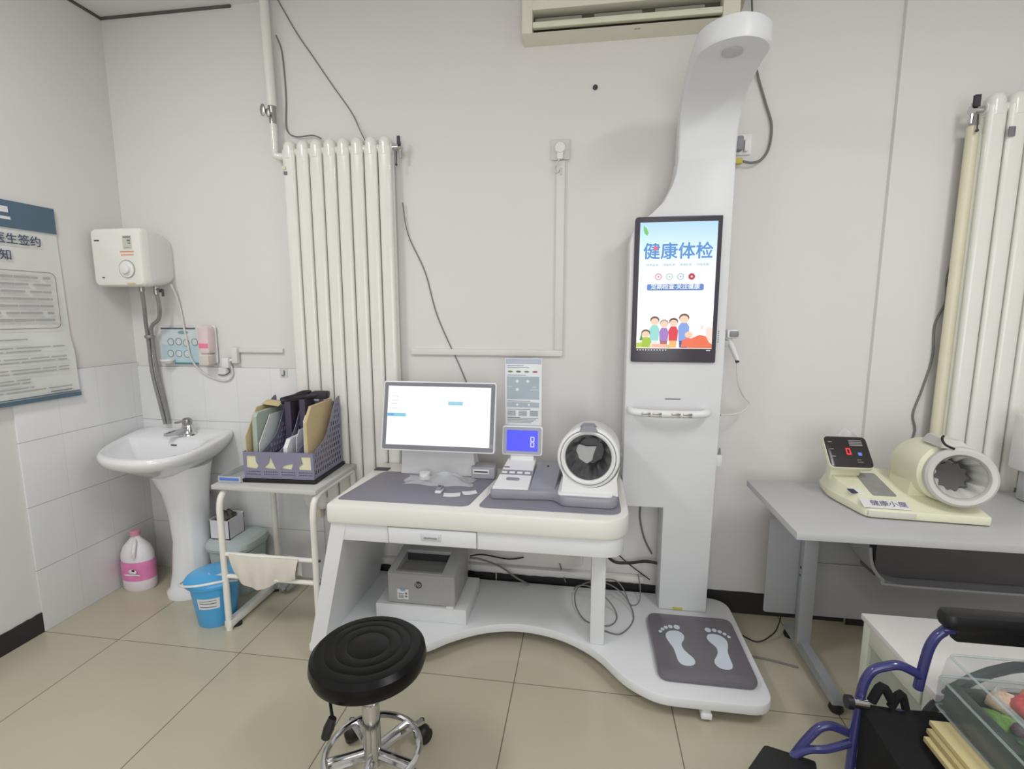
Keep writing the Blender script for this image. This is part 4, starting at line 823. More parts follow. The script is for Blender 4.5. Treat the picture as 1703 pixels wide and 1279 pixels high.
single('clear_rubbish_bag', MB().grid(lambda u, v: crump(u, v, (-1.565, 2.30, .046), .05, 2), 36, 18), mat('bag_film', (170, 176, 172), rough=.25, alpha=.6), 'crumpled translucent bag on the floor inside the cart rail', 'bag', (-1.565, 2.30, .0))

bk = thing('blue_bucket', 'bright blue lidded bucket on the floor left of the cart leg', 'bucket', (-1.745, 2.005, 0))
BC = (-1.748, 2.025)
blue = mat('bucket_blue', (84, 174, 232), rough=.3, var=.01)
part('bucket_body', MB().lathe([(.078, 0), (.082, .006), (.108, .205), (.118, .207), (.12, .222), (.117, .224)], (BC[0], BC[1], 0), 36), blue, bk)
part('lid', MB().lathe([(.126, .21), (.128, .222), (.122, .232), (.10, .238), (.06, .246), (.01, .25)], (BC[0], BC[1], 0), 36), blue, bk)
part('bail_handle', MB().tube([(BC[0]-.126, BC[1]-.01, .205), (BC[0]-.115, BC[1]-.085, .215), (BC[0]-.04, BC[1]-.13, .235), (BC[0]+.04, BC[1]-.135, .25), (BC[0]+.11, BC[1]-.09, .25), (BC[0]+.126, BC[1]-.01, .215)], .0055, 8, smooth=6), white_pl, bk, 'white carrying handle')
def on_bucket(u, v, a0, a1, z0, z1, e=.0012):
    a = math.radians(a0+(a1-a0)*u); z = z0+(z1-z0)*v; r = .082+(.108-.082)*(z-.006)/.2+e; return (BC[0]+r*math.cos(a), BC[1]+r*math.sin(a), z)
bl = part('paper_label', MB().grid(lambda u, v: on_bucket(u, v, -98, -42, .105, .16), 10, 3), paper, bk, 'white paper label')
for z0_, z1_ in ((.146, .149), (.132, .137), (.115, .119)):
    part('label_line', MB().grid(lambda u, v: on_bucket(u, v, -92, -50, z0_, z1_, .0019), 8, 1), ink, bl)
part('lid_label', MB().grid(lambda u, v: (BC[0]-.005+.075*u, BC[1]-.035+.05*v, .2485+.001*v-.003*u), 3, 3, .0004), paper, bk)

# ------------------------------------------------------------ cart with towel and file rack
ct = thing('metal_cart', 'cream tube-framed cart with grey top standing before the radiator', 'cart', (-1.42, 2.15, 0))
part('top_board', MB().box(-1.675, -1.165, 1.965, 2.362, .678, .699, .003), mat('cart_top_grey', (196, 196, 192), rough=.45, var=.03, scale=5), ct)
def cart_side(x):
    b = MB(); b.tube([(x, 1.955, .0), (x, 1.955, .50), (x, 1.957, .60), (x, 1.975, .648), (x, 2.02, .668), (x, 2.08, .672), (x, 2.31, .672), (x, 2.335, .65), (x, 2.343, .6), (x, 2.343, .0)], .0145, 12, smooth=4)
    return b
for x in (-1.632, -1.178): part('side_frame', cart_side(x), cart_m, ct)
for x in (-1.632, -1.178): part('floor_rail', MB().box(x-.017, x+.017, 1.945, 2.355, .012, .047, .004), cart_m, ct)
for x in (-1.622, -1.178):
    for y in (1.995, 2.30): part('rubber_foot', MB().cyl((x, y, 0), (x, y, .014), .02, n=14), black_pl, ct)
for z in (.375, .268): part('crossbar', MB().cyl((-1.632, 1.958, z), (-1.178, 1.958, z), .0105, n=12), cart_m, ct)
for z in (.375, .268): part('bolt', MB().cyl((-1.165, 1.958, z), (-1.158, 1.958, z), .006, n=8), dark_pl, ct)
def towel(u, v):
    # u along the bar, v over the bar from rear to front
    x = -1.60+.345*u; t = v; wav = .006*math.sin(16*u+3*v)+.004*math.sin(31*u)
    sag = .09+.075*math.sin(PI*min(1, u*1.02))
    if t < .35: q = 1-t/.35; return (x, 1.972+wav*.5, .384-.09*q)
    q = (t-.35)/.65; sh = .02*q*(.5-u)*2
    return (x+sh, 1.945-.006*math.sin(PI*q)+wav*q, .388-(sag+.02*math.sin(7*u))*q)
tw = single('cloth_towel', MB().grid(towel, 44, 18, .004), mat('towel_cloth', (218, 212, 202), rough=.95, var=.03, scale=20, bump=.8, bscale=260), 'off-white cloth hanging on the upper crossbar of the cart', 'towel', (-1.43, 1.958, .375), ang=70)

# black tray and file rack
single('black_tray', MB().prism(rrect(-1.560, -1.205, 2.018, 2.34, .012), .700, .716, 'z', .003), black_pl, 'black tray under the grey file rack on the cart', 'tray', (-1.38, 2.16, .70))
fk = thing('file_rack', 'grey-purple perforated four-slot file rack on the black tray', 'file rack', (-1.38, 2.17, .716))
rack_m = mat('rack_grey_purple', (132, 130, 152), rough=.4, var=.02)
RX0, RX1, RY0, RY1, RZ = -1.552, -1.217, 2.031, 2.33, .717
prof = [(RY0, RZ), (RY1, RZ), (RY1, 1.065), (RY1-.05, 1.045), (RY1-.11, .96), (RY1-.16, .89), (RY0+.02, .842), (RY0, .842)]
prof = rounded(prof, [0, 0, .02, .03, .08, .08, .02, .0], 4)
def inside(p, poly):
    c = False; j = len(poly)-1
    for i in range(len(poly)):
        if (poly[i][1] > p[1]) != (poly[j][1] > p[1]) and p[0] < (poly[j][0]-poly[i][0])*(p[1]-poly[i][1])/(poly[j][1]-poly[i][1]+1e-12)+poly[i][0]: c = not c
        j = i
    return c
holes = []
for r_ in range(12):
    for c_ in range(13):
        y, z = RY0+.02+c_*.0235+(.0118 if r_ % 2 else 0), .745+r_*.027
        if all(inside((y+dy, z+dz), prof) for dy, dz in ((-.014, 0), (.014, 0), (0, .016), (0, -.016), (-.012, .012))): holes.append(circ(y, z, .0088, 8, .9, 1.25))
side = curve_mesh([prof] + holes, .0012)
YZ = lambda x: plane_M((x, 0, 0), (0, 1, 0), (0, 0, 1))
nS = 4
for i in range(nS+1):
    x = RX0+(RX1-RX0)*i/nS
    part('divider_panel' if 0 < i < nS else 'side_panel', MB().addmesh(side, YZ(x)), rack_m, fk)
# front strip with four label windows and fine vents
fr = [(RX0, RZ), (RX1, RZ), (RX1, .842), (RX0, .842)]; wins = []; vents = []
for i in range(nS):
    a = RX0+(RX1-RX0)*i/nS+.012; e = RX0+(RX1-RX0)*(i+1)/nS-.012
    sh = ([(a, .768), (e-.01, .762), (e, .778), (e-.01, .795), (e-.012, .824), (a+.003, .824)], [(a, .768), (e, .762), (e-.018, .805), (a+.035, .824), (a+.025, .79)], [(a, .768), (e-.01, .762), (e, .790), (a+.035, .787), (a+.015, .78)], [(a+.003, .762), (e, .762), (e, .824), (a+.012, .824), (a+.02, .79), (a, .776)])[i]
    wins.append(sh)
    for k in range(8):
        for r_ in range(2): vents.append(circ(a+.004+k*.0085, .737+r_*.012, .0028, 6))
part('front_panel', MB().addmesh(curve_mesh([fr]+wins+vents, .0012), FRONT(0, RY0, 0)), rack_m, fk)
part('back_panel', MB().box(RX0, RX1, RY1-.002, RY1, RZ, 1.03), rack_m, fk)
part('bottom', MB().box(RX0, RX1, RY0, RY1, RZ, RZ+.003), rack_m, fk)
part('label_cards', MB().box(RX0+.004, RX1-.004, RY0+.003, RY0+.0045, .760, .832), mat('card_cream', (216, 212, 180), rough=.7), fk, 'cream label cards behind the windows')
# things in the rack
kr = mat('kraft_paper', (200, 184, 144), rough=.75, var=.02); gf = mat('green_folder', (168, 180, 170), rough=.5); dk = mat('dark_purple_folder', (74, 68, 84), rough=.6)
def sheet(name, x, th, y0, y1, ztop, m, label, cat, tilt=0.0, lowfront=.0, zb=.7205):
    x = -1.552+(x+1.54)*.918; y0 += .015; y1 = min(y1, 2.31); ztop += .045
    pf = [(y0, zb), (y1, zb), (y1, ztop), (y0+lowfront, ztop-.0), (y0, ztop-lowfront*1.2)]
    b = MB().prism(pf, -th/2, th/2, 'x', .0008 if th > .003 else 0)
    o = finish(name, b, m, None, (0, 2.2, zb)); o.location = (x, 2.2, zb); o.rotation_euler = (0, tilt, 0); o['label'] = label; o['category'] = cat
    return o
sheet('kraft_folder', -1.531, .004, 2.03, 2.31, .985, kr, 'khaki kraft folder at the left end of the file rack', 'folder', .0, .10)
sheet('document_wallet', -1.505, .022, 2.06, 2.31, .968, gf, 'pale green-grey document wallet in the leftmost rack slot', 'document wallet', .02, .015)
sheet('document_wallet', -1.475, .004, 2.05, 2.31, .945, mat('white_wallet', (206, 212, 214), rough=.4), 'thin white document wallet beside the green-grey one', 'document wallet', .0, .10)
sheet('dark_folder', -1.40, .03, 2.19, 2.31, 1.0, dk, 'dark purple folder standing in the second rack slot', 'folder')
sheet('dark_folder', -1.325, .028, 2.20, 2.31, 1.01, dk, 'dark purple folder standing in the third rack slot', 'folder')
sheet('loose_papers', -1.345, .02, 2.05, 2.19, .845, paper, 'low pile of white papers in the third rack slot', 'papers', .05, .03)
sheet('printed_leaflet', -1.295, .004, 2.07, 2.30, .885, mat('leaflet_pale', (196, 200, 210), rough=.5), 'pale printed leaflet in the third rack slot', 'leaflet', .03, .03)
sheet('white_documents', -1.25, .016, 2.075, 2.30, .955, paper, 'tall bundle of white documents beside the right kraft envelope', 'documents', .03, .02)
sheet('kraft_envelope', -1.215, .014, 2.03, 2.31, 1.0, mat('kraft_tan', (196, 176, 138), rough=.75), 'tan kraft envelope in the rightmost rack slot', 'envelope', .0, .055)
ln = MB()
for i in range(2):
    for k in range(5): ln.tube([(-1.40+i*.07+.002*math.sin(k), 2.188, .99-k*.018), (-1.392+i*.07, 2.188, .985-k*.018)], .002, 5)
bagm = mat('bag_black', (44, 42, 48), rough=.5, var=.2)
sb = thing('black_strap_bag', 'black folded strap bag lying across the top of the file rack', 'bag', (-1.36, 2.26, 1.0))
part('bag_body', MB().tube([(-1.46, 2.22, 1.045), (-1.42, 2.23, 1.055), (-1.37, 2.24, 1.062), (-1.32, 2.26, 1.07), (-1.28, 2.28, 1.072), (-1.25, 2.285, 1.07)], .018, 10, smooth=5), bagm, sb)
part('strap', MB().tube([(-1.46, 2.22, 1.055), (-1.40, 2.20, 1.075), (-1.35, 2.22, 1.085), (-1.33, 2.26, 1.09), (-1.38, 2.27, 1.085), (-1.41, 2.24, 1.07)], .005, 6, smooth=5), bagm, sb)
part('flap', MB().box(-1.33, -1.25, 2.255, 2.30, 1.05, 1.088, .008), bagm, sb)
single('kraft_flap', MB().grid(lambda u, v: (-1.545+.085*u, 2.19+.10*v, 1.036+.012*math.sin(PI*v)-.01*u), 5, 8, .002), kr, 'khaki folded sheet on top of the left rack corner', 'paper', (-1.49, 2.2, .99))
for o_ in [o for o in COL.objects if o.parent is None and o.name.split('.')[0] in ('black_tray', 'file_rack', 'kraft_folder', 'document_wallet', 'dark_folder', 'loose_papers', 'printed_leaflet', 'white_documents', 'kraft_envelope', 'black_strap_bag', 'kraft_flap')]:
    pv = Vector((-1.552, 2.031, 0)); d_ = o_.location-pv; a_ = math.radians(3)
    o_.location = pv+Matrix.Rotation(a_, 3, 'Z') @ d_; o_.rotation_euler.z += a_
cbx = thing('clear_tray', 'clear plastic tray with a blue strip left of the file rack', 'tray', (-1.6, 2.08, .70))
b = MB().box(-1.665, -1.552, 2.0, 2.27, .700, .703, .001).box(-1.665, -1.552, 2.0, 2.002, .703, .73).box(-1.665, -1.663, 2.0, 2.27, .703, .73).box(-1.665, -1.552, 2.268, 2.27, .703, .73)
part('tray_shell', b, mat('tray_clear', (214, 218, 218), rough=.1, alpha=.45, var=0), cbx)
part('blue_strip', MB().box(-1.655, -1.56, 1.997, 2.0, .712, .724, .001), mat('strip_blue', (84, 120, 214), rough=.4), cbx, 'blue strip')

# ------------------------------------------------------------ round stool
sl = thing('swivel_stool', 'round black padded swivel stool with chrome ring base', 'stool', (-.628, 1.30, 0))
SX, SY = -.632, 1.305
leather = mat('black_leatherette', (11, 11, 12), rough=.30, var=.1, bump=.1, bscale=220, spec=.22)
prof = [(.06, -.055), (.15, -.055), (.165, -.045), (.172, -.022), (.168, 0), (.154, .013), (.131, .0165), (.127, .015), (.123, .017), (.10, .019), (.096, .0175), (.092, .019), (.065, .019), (.061, .0175), (.057, .019), (.01, .018)]
part('seat', MB().lathe(prof, (SX, SY, .465), 56, (0, 0, 1)), leather, sl, 'black padded seat with stitched rings')
part('under_plate', MB().lathe([(.07, 0), (.06, -.02), (.035, -.03)], (SX, SY, .412), 24), black_pl, sl)
part('gas_lift', MB().cyl((SX, SY, .30), (SX, SY, .40), .021, n=24), chrome, sl)
part('lower_tube', MB().cyl((SX, SY, .085), (SX, SY, .305), .0265, n=24).lathe([(.0265, 0), (.0285, .004), (.0285, .014), (.0225, .018)], (SX, SY, .295), 24), chrome, sl)
LVX, LVY, LVZ = -.655, 1.125, .385
lv = part('height_lever', MB().tube([(SX-.02, SY-.04, .402), (SX-.06, SY-.125, .392), (LVX, LVY, LVZ)], .005, 8).tube([(LVX, LVY, LVZ+.01), (LVX-.008, LVY-.008, LVZ-.015), (LVX-.016, LVY-.014, LVZ-.04)], [.011, .0145, .012], 10), black_pl, sl, 'black paddle lever')
part('foot_ring', MB().tube([(SX+.142*math.cos(2*PI*k/40), SY+.142*math.sin(2*PI*k/40), .128) for k in range(40)], .0105, 10, closed=True), chrome, sl)
for i in range(5):
    a = math.radians(62+72*i); dx, dy = math.cos(a), math.sin(a)
    lg = part('leg', MB().tube([(SX, SY, .108), (SX+dx*.08, SY+dy*.08, .104), (SX+dx*.15, SY+dy*.15, .092), (SX+dx*.205, SY+dy*.205, .078)], .0125, 10, smooth=3), chrome, sl)
    part('ring_strut', MB().tube([(SX+dx*.02, SY+dy*.02, .135), (SX+dx*.142, SY+dy*.142, .128)], .008, 8), chrome, lg)
    cx_, cy_ = SX+dx*.205, SY+dy*.205
    cs = part('caster', MB().sphere((cx_, cy_, .036), .029, 1, 1, 1).cyl((cx_, cy_, .05), (cx_, cy_, .088), .009, n=10), black_pl, sl, 'black twin-wheel caster')
    part('wheel', MB().cyl((cx_-dy*.022+dx*.006, cy_+dx*.022+dy*.006, .026), (cx_+dy*.022+dx*.006, cy_-dx*.022+dy*.006, .026), .0255, n=20, bev=.004), black_pl, cs)

# ------------------------------------------------------------ grey work table on the right
wt_ = thing('work_table', 'grey office table with metal T legs at the right', 'table', (1.5, 2.0, 0))
tg = mat('table_grey', (184, 184, 186), rough=.4, var=.015, scale=20)
tedge = mat('table_edge', (150, 150, 154), rough=.5)
part('tabletop', MB().box(.708, 2.25, 1.722, 2.265, .716, .742, .0015), tg, wt_)
lgm = mat('table_leg_grey', (168, 171, 176), rough=.4, metal=.3, var=.03)
for x in (.945, 2.05):
    l_ = part('leg', MB().box(x-.028, x+.028, 2.145, 2.185, .06, .716, .004), lgm, wt_)
    part('foot_bar', MB().loft([[(x-.022, y, z0_), (x+.022, y, z0_), (x+.018, y, z1_), (x-.018, y, z1_)] for y, z0_, z1_ in ((1.83, .035, .055), (1.95, .035, .066), (2.14, .035, .075), (2.31, .035, .055))]), lgm, l_)
    part('foot_pad', MB().lathe([(.02, 0), (.026, .012), (.02, .036)], (x, 1.848, 0), 14), black_pl, l_)
    part('foot_pad', MB().lathe([(.02, 0), (.026, .012), (.02, .036)], (x, 2.29, 0), 14), black_pl, l_)
    part('top_bracket', MB().box(x-.022, x+.022, 1.80, 2.24, .69, .716, .003), lgm, l_)
    part('bolt_hole', MB().cyl((x-.0285, 2.165, .40), (x-.0275, 2.165, .40), .007, n=10).cyl((x-.0285, 2.165, .365), (x-.0275, 2.165, .365), .006, n=10), black_pl, l_)
pn = mat('modesty_grey', (158, 159, 163), rough=.5, var=.02)
part('modesty_panel', MB().prism(rounded([(.79, .17), (2.15, .17), (2.15, .60), (.79, .60)], .01, 3), 2.19, 2.198, 'y', .001), pn, wt_)
part('panel_fold', MB().box(.98, 2.05, 2.184, 2.19, .405, .415, .002), pn, wt_)
tray = [(1.06, .60), (1.075, .52), (1.10, .475), (1.15, .445), (2.1, .445), (2.1, .60)]
b = MB().loft([[(x, 1.96, z) for x, z in ((1.06, .62), (1.075, .53), (1.12, .475), (1.2, .455), (2.0, .455))], [(x, 2.12, z) for x, z in ((1.06, .62), (1.075, .53), (1.12, .475), (1.2, .455), (2.0, .455))]], closed=False)
b.tube([(1.065, 1.96, .60), (1.078, 1.96, .53), (1.12, 1.96, .475), (1.2, 1.96, .455), (2.0, 1.96, .455)], .006, 6, smooth=3)
part('cable_tray', b, pn, wt_, 'under-table tray with a rolled lip')
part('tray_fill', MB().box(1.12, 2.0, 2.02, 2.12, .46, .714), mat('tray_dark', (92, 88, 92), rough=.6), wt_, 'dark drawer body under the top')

# ------------------------------------------------------------ cream pressure monitor on the table
rb = thing('blood_pressure_monitor', 'aged cream arm-in pressure monitor with black display on the grey table', 'blood pressure monitor', (1.2, 2.0, .742))
Zt = .742
bo = rounded([(.985, 2.235), (.958, 2.09), (1.0, 1.885), (1.385, 1.862), (1.40, 2.20)], [.03, .05, .03, .012, .03], 5)
part('base', MB().prism(bo, Zt+.004, Zt+.036, 'z', .006), cream, rb)
pz = lambda y: .798+.2*(y-1.94)
lo = [(p[0]*.99+.012, p[1]*.985+.0315, Zt+.034) for p in bo]
hi = [((p[0]-1.19)*.94+1.19, 1.94+(p[1]-1.862)*(2.185-1.94)/(2.235-1.862)) for p in bo]; hi = [(x, y, pz(y)) for x, y in hi]
part('console', MB().loft([lo, hi]), cream, rb)
zc = pz
# black tilted display
M2 = Matrix.Translation((1.026, 2.10, .928)) @ Matrix.Rotation(math.radians(-43), 4, 'X')
d2 = part('display_shell', MB().prism(rrect(-.081, .079, -.070, .069, .02), .0, .022, 'y', .004, M=M2), cream, rb)
part('display_face', MB().prism(rrect(-.078, .076, -.067, .067, .018), -.003, .001, 'y', .001, M=M2), mat('display_black', (48, 44, 46), rough=.22), d2, 'black glossy display face')
part('red_digit', MB().addmesh(curve_mesh([rrect(-.009, .008, -.014, .016, .003), rrect(-.0045, .0035, -.008, .010, .001)], .0004), M2 @ FRONT(0, -.0036, 0)), glow('led_red', (255, 60, 62), 1.0), d2)
part('blue_lamp', MB().box(.032, .045, -.0042, -.003, -.016, -.003, M=M2), glow('led_blue', (120, 150, 240), .8), d2)
mk = [rrect(-.066, -.052, z, z+.003, .0005) for z in (.040, .008, -.024)] + [rrect(.010, .058, .048-.007*k, .0515-.007*k, .0004) for k in range(4)] + [rrect(.022, .036, -.036, -.034, .0004), rrect(.022, .042, -.046, -.044, .0004)]
for q_ in mk: part('printed_mark', MB().addmesh(curve_mesh([q_], .0002), M2 @ FRONT(0, -.0036, 0)), mat('mark_grey', (150, 148, 150)), d2)
part('display_stalk', MB().box(.97, 1.08, 2.105, 2.15, .80, .905, .008), cream, rb)
# grey instruction window and blue label
def onc(pts, h=.0015): return [[(x, y, zc(y)+z_) for x, y in pts] for z_ in (-.001, h)]
part('grey_window', MB().loft(onc(rounded([(1.068, 2.125), (1.142, 2.13), (1.138, 1.96), (1.055, 1.96)], .01, 3))), mat('window_grey', (140, 140, 138), rough=.3, var=.08, scale=25), rb)
part('blue_label', MB().loft(onc([(.985, 2.0), (1.008, 2.0), (1.012, 1.972), (.989, 1.972)])), mat('label_navy', (52, 54, 92), rough=.5), rb)
part('blue_label', MB().loft(onc([(1.008, 2.0), (1.03, 2.0), (1.034, 1.972), (1.012, 1.972)])), paper, rb, 'white half of the small label')
# paper label with four characters on the sloping front
ML = Matrix.Translation((1.075, 1.9095, .7895)) @ Matrix.Rotation(math.radians(-2.5), 4, 'Z') @ Matrix.Rotation(math.radians(22), 4, 'X')
pl_ = part('paper_label', MB().box(-.08, .07, -.023, .022, -.001, .001, M=ML), mat('tape_paper', (220, 218, 220), rough=.5), rb, 'white paper label')
part('label_characters', MB().addmesh(text_mesh('健康小屋', .030, .0001, .0003), ML @ Matrix.Translation((.008, 0, .0014))), mat('char_purple', (96, 90, 120)), pl_)
part('name_plate', MB().box(-.075, .075, -.002, .0015, -.009, .009, .0008, M=Matrix.Translation((1.08, 1.879, Zt+.020)) @ Matrix.Rotation(math.radians(-3.4), 4, 'Z')), mat('plate_silver', (206, 206, 196), rough=.4), rb)
# cuff barrel
c2 = Vector((1.285, 1.885, .908)); a2 = Vector((-.30, -1, .14)).normalized(); a3 = Vector((.05, -1, .06)).normalized()
part('cuff_barrel', MB().lathe([(.07, -.235), (.09, -.23), (.103, -.205), (.104, -.06), (.09, -.04)], c2, 44, a3, caps=(True, False)), cream, rb)
part('barrel_saddle', saddle(1.283, .912, .1, .105, .79, 1.975, 2.10, .87), cream, rb)
ringm = mat('ring_grey_white', (200, 198, 194), rough=.35)
part('cuff_ring', MB().lathe([(.094, -.035), (.101, -.028), (.105, -.01), (.102, .006), (.094, .014), (.080, .012), (.074, .0), (.072, -.02)], c2, 48, a2, caps=(False, False)), ringm, rb, 'pale grey ring')
part('cuff_lining', MB().loft(cloth(.073, c2, a2, .16, .042, 9, 9, .0), (False, True)), mat('lining_white', (206, 206, 202), rough=.7, var=.05), rb, 'crumpled white cloth lining', ang=60)
u_, v_ = _frame(a2)
part('cuff_shade_disc', MB().loft([[c2-a2*.07+(u_*math.cos(2*PI*k/22)+v_*math.sin(2*PI*k/22))*(.050+.006*math.sin(3*k))+Vector((-.012, 0, -.008)) for k in range(22)], [c2-a2*.09+(u_*math.cos(2*PI*k/22)+v_*math.sin(2*PI*k/22))*.045+Vector((-.012, 0, -.008)) for k in range(22)]]), mat('cuff_shade_grey', (96, 94, 90), rough=.8), rb, 'dark disc painted as the shade deep in the cuff')  # shade inside the white lining, painted as a dark disc
# grey elbow rest leaf on top of the ring
part('top_latch', MB().loft([[(1.23, 1.91, 1.003), (1.33, 1.91, 1.0), (1.34, 2.03, 1.0), (1.235, 2.03, 1.003)], [(1.24, 1.93, 1.032), (1.305, 1.93, 1.025), (1.31, 2.01, 1.025), (1.245, 2.01, 1.035)]]), ringm, rb)
part('hose_clip', MB().tube([(1.245, 1.93, 1.042), (1.232, 1.915, 1.035), (1.235, 1.90, 1.018), (1.26, 1.893, 1.006)], .004, 8, smooth=5), black_pl, rb)
# folded plastic cover behind it
def cov(u, v): return (1.06+.15*u+.015*math.sin(5*v), 2.195+.05*v, .80+.21*(1-abs(u-.3))*(.55+.45*v)-.10*u*u+.01*math.sin(14*u+6*v))
single('plastic_cover', MB().grid(cov, 16, 12), mat('cover_film', (200, 202, 206), rough=.2, alpha=.55, var=.03), 'folded clear plastic cover behind the black display on the table', 'plastic cover', (1.1, 2.22, .8))
wb = thing('white_bottle', 'white plastic appliance cut off at the right edge on the table', 'bottle', (1.565, 2.10, .742))
part('body', MB().box(1.655, 1.80, 2.10, 2.20, .865, 1.085, .012), white_pl, wb)
part('lower_part', MB().box(1.69, 1.78, 2.11, 2.19, .7425, .87, .008), mat('pale_grey', (190, 192, 192), rough=.5), wb)
cable('radiator_wire', [(1.52, 2.42, 1.72), (1.50, 2.42, 1.62), (1.505, 2.42, 1.52), (1.475, 2.42, 1.42), (1.48, 2.42, 1.28), (1.455, 2.42, 1.14), (1.43, 2.42, 1.03), (1.445, 2.42, .95), (1.42, 2.42, .86)], .004, grey_cable, 'thin dark wire hanging beside the right radiator')

cable('power_cable', [(.70, 2.30, .004), (.78, 2.22, .004), (.86, 2.25, .03), (.90, 2.30, .05), (.93, 2.36, .05)], .003, black_cable, 'thin black cord on the floor right of the platform')
cable('power_cable', [(.70, 2.12, .004), (.80, 2.10, .004), (.90, 2.07, .004)], .004, grey_cable, 'grey cord lying on the floor against the table foot')

# ------------------------------------------------------------ small white table in front of the work table
lt = thing('low_white_table', 'low white side table below the grey table', 'side table', (1.25, 1.5, 0))
lw = mat('low_table_white', (226, 222, 220), rough=.4, var=.01); lf = mat('low_table_frame', (206, 210, 196), rough=.45)
part('tabletop', MB().box(.915, 1.75, 1.33, 1.695, .468, .488, .002), lw, lt)
for x in (.93, 1.71):
    for y in (1.36, 1.66): part('leg', MB().box(x-.013, x+.022, y-.016, y+.02, 0, .468, .002), lf, lt)
part('side_rail', MB().box(.918, .945, 1.39, 1.65, .41, .468, .002), lf, lt)
part('side_rail', MB().box(.918, .945, 1.39, 1.65, .08, .12, .002), lf, lt)
part('side_infill', MB().box(.928, .936, 1.38, 1.65, .12, .41), mat('infill_grey', (170, 174, 162), rough=.6), lt)
part('lower_shelf', MB().box(.94, 1.70, 1.37, 1.66, .085, .10), lw, lt)

# ------------------------------------------------------------ wheelchair (facing left), clear box and papers on its seat
wc = thing('wheelchair', 'wheelchair with purple-blue frame and black armrest at the bottom right', 'wheelchair', (1.0, 1.0, 0))
wb_m = mat('wheelchair_blue', (54, 54, 108), rough=.22, var=.03, coat=.4)
FY, NY = 1.29, .83
def wside(y, s):
    fr = MB()
    fr.tube([(1.30, y, .698), (.93, y, .698), (.885, y, .69), (.862, y, .655), (.852, y, .60), (.845, y, .53)], .0115, 12, smooth=5)
    fr.tube([(.85, y, .565), (.80, y, .588), (.765, y, .582), (.735, y, .565), (.718, y, .52), (.712, y, .44), (.708, y, .30), (.708, y, .12)], .0115, 12, smooth=5)
    fr.tube([(.70, y+s*.012, .375), (.66, y+s*.012, .388), (.63, y+s*.012, .378), (.60, y+s*.012, .335), (.575, y+s*.012, .29), (.54, y+s*.012, .225), (.50, y+s*.012, .16)], .0115, 12, smooth=5)
    fr.tube([(.71, y, .36), (.65, y, .33), (.60, y, .32), (.56, y, .29)], .010, 10, smooth=4)
    fr.cyl((.71, y, .30), (1.15, y, .30), .0115, n=12).cyl((1.15, y, .10), (1.15, y, .90), .0115, n=12).cyl((.71, y, .455), (1.15, y, .455), .0115, n=12)
    part('side_frame', fr, wb_m, wc)
    part('armrest', MB().prism(rrect(.875, 1.22, y-.027, y+.027, .022), .705, .748, 'z', .014).box(.905, 1.2, y-.014, y+.014, .672, .712, .006), black_pl, wc, 'black padded armrest')
    part('bolt_pin', MB().cyl((.685, y-.02, .488), (.722, y-.02, .486), .0125, n=16), chrome, wc)
    part('pin_cap', MB().cyl((.672, y-.02, .489), (.686, y-.02, .488), .0165, n=14), black_pl, wc)
    part('front_caster', MB().cyl((.74, y-.012, .075), (.74, y+.012, .075), .074, n=28, bev=.006), dark_pl, wc)
    part('rear_wheel', MB().tube([(1.17+.29*math.cos(2*PI*k/40), y+s*.05, .30+.29*math.sin(2*PI*k/40)) for k in range(40)], .013, 8, closed=True), dark_pl, wc)
    fp = [(.503, 1.315), (.62, 1.28), (.56, 1.10), (.37, 1.15)] if s > 0 else [(.50, .80), (.62, .83), (.56, 1.0), (.37, .96)]
    part('footplate', MB().prism(rounded(fp, .01, 3), .285, .30, 'z', .003), black_pl, wc, 'black footplate')
for y, s in ((FY, 1), (NY, -1)): wside(y, s)
part('seat_sling', MB().grid(lambda u, v: (.715+.42*u, NY+(FY-NY)*v, .468-.012*math.sin(PI*v)+.003*math.sin(20*u)), 14, 14, .006), black_cloth, wc)
part('front_flap', MB().grid(lambda u, v: (.718-(.012*math.sin(PI*v)+.004*math.sin(18*v))*u, NY+.02+(FY-NY-.03)*v, .470-.012*math.sin(PI*v)-.20*u), 8, 20, .004), black_cloth, wc, 'black cloth hanging at the seat front')
part('back_sling', MB().box(1.14, 1.15, NY, FY, .50, .86, .004), black_cloth, wc)
part('strap', MB().tube([(.735, FY-.012, .49), (.755, FY-.012, .535), (.78, FY-.012, .50)], .011, 8, smooth=4).tube([(.78, FY-.012, .48), (.80, FY-.012, .52), (.815, FY-.012, .48)], .010, 8, smooth=4), black_cloth, wc)

# stack of kraft papers under the clear box
for k in range(3):
    single('kraft_pad', MB().box(.80+.012*k, 1.10, .87, 1.185+.012*k, .4745+.012*k, .4865+.012*k, .0015), mat('kraft_pad' + 'abc'[k], ((196, 180, 132), (178, 162, 116), (202, 186, 140))[k], rough=.8), ('lowest khaki paper pad under the clear food box', 'middle khaki paper pad under the clear food box', 'topmost khaki paper pad directly under the clear food box')[k], 'paper pad', (.95, 1.0, .4745+.012*k), 'khaki paper pads on the wheelchair seat')
acr = thing('clear_food_box', 'clear plastic display box with coloured food models on the wheelchair seat', 'display box', (1.05, 1.05, .511))
film2 = mat('acrylic_clear', (160, 172, 170), rough=.04, alpha=.16, var=0, spec=1.0)
edge = mat('acrylic_edge', (190, 204, 202), rough=.1, alpha=.42, var=0)
BX0, BX1, BY0, BY1, BZ0, BZ1 = .868, 1.26, .90, 1.262, .511, .648
part('lower_shell', MB().box(BX0, BX1, BY0, BY1, BZ0, BZ0+.004).box(BX0, BX0+.003, BY0, BY1, BZ0, .588).box(BX1-.003, BX1, BY0, BY1, BZ0, .588).box(BX0, BX1, BY0, BY0+.003, BZ0, .588).box(BX0, BX1, BY1-.003, BY1, BZ0, .588), film2, acr)
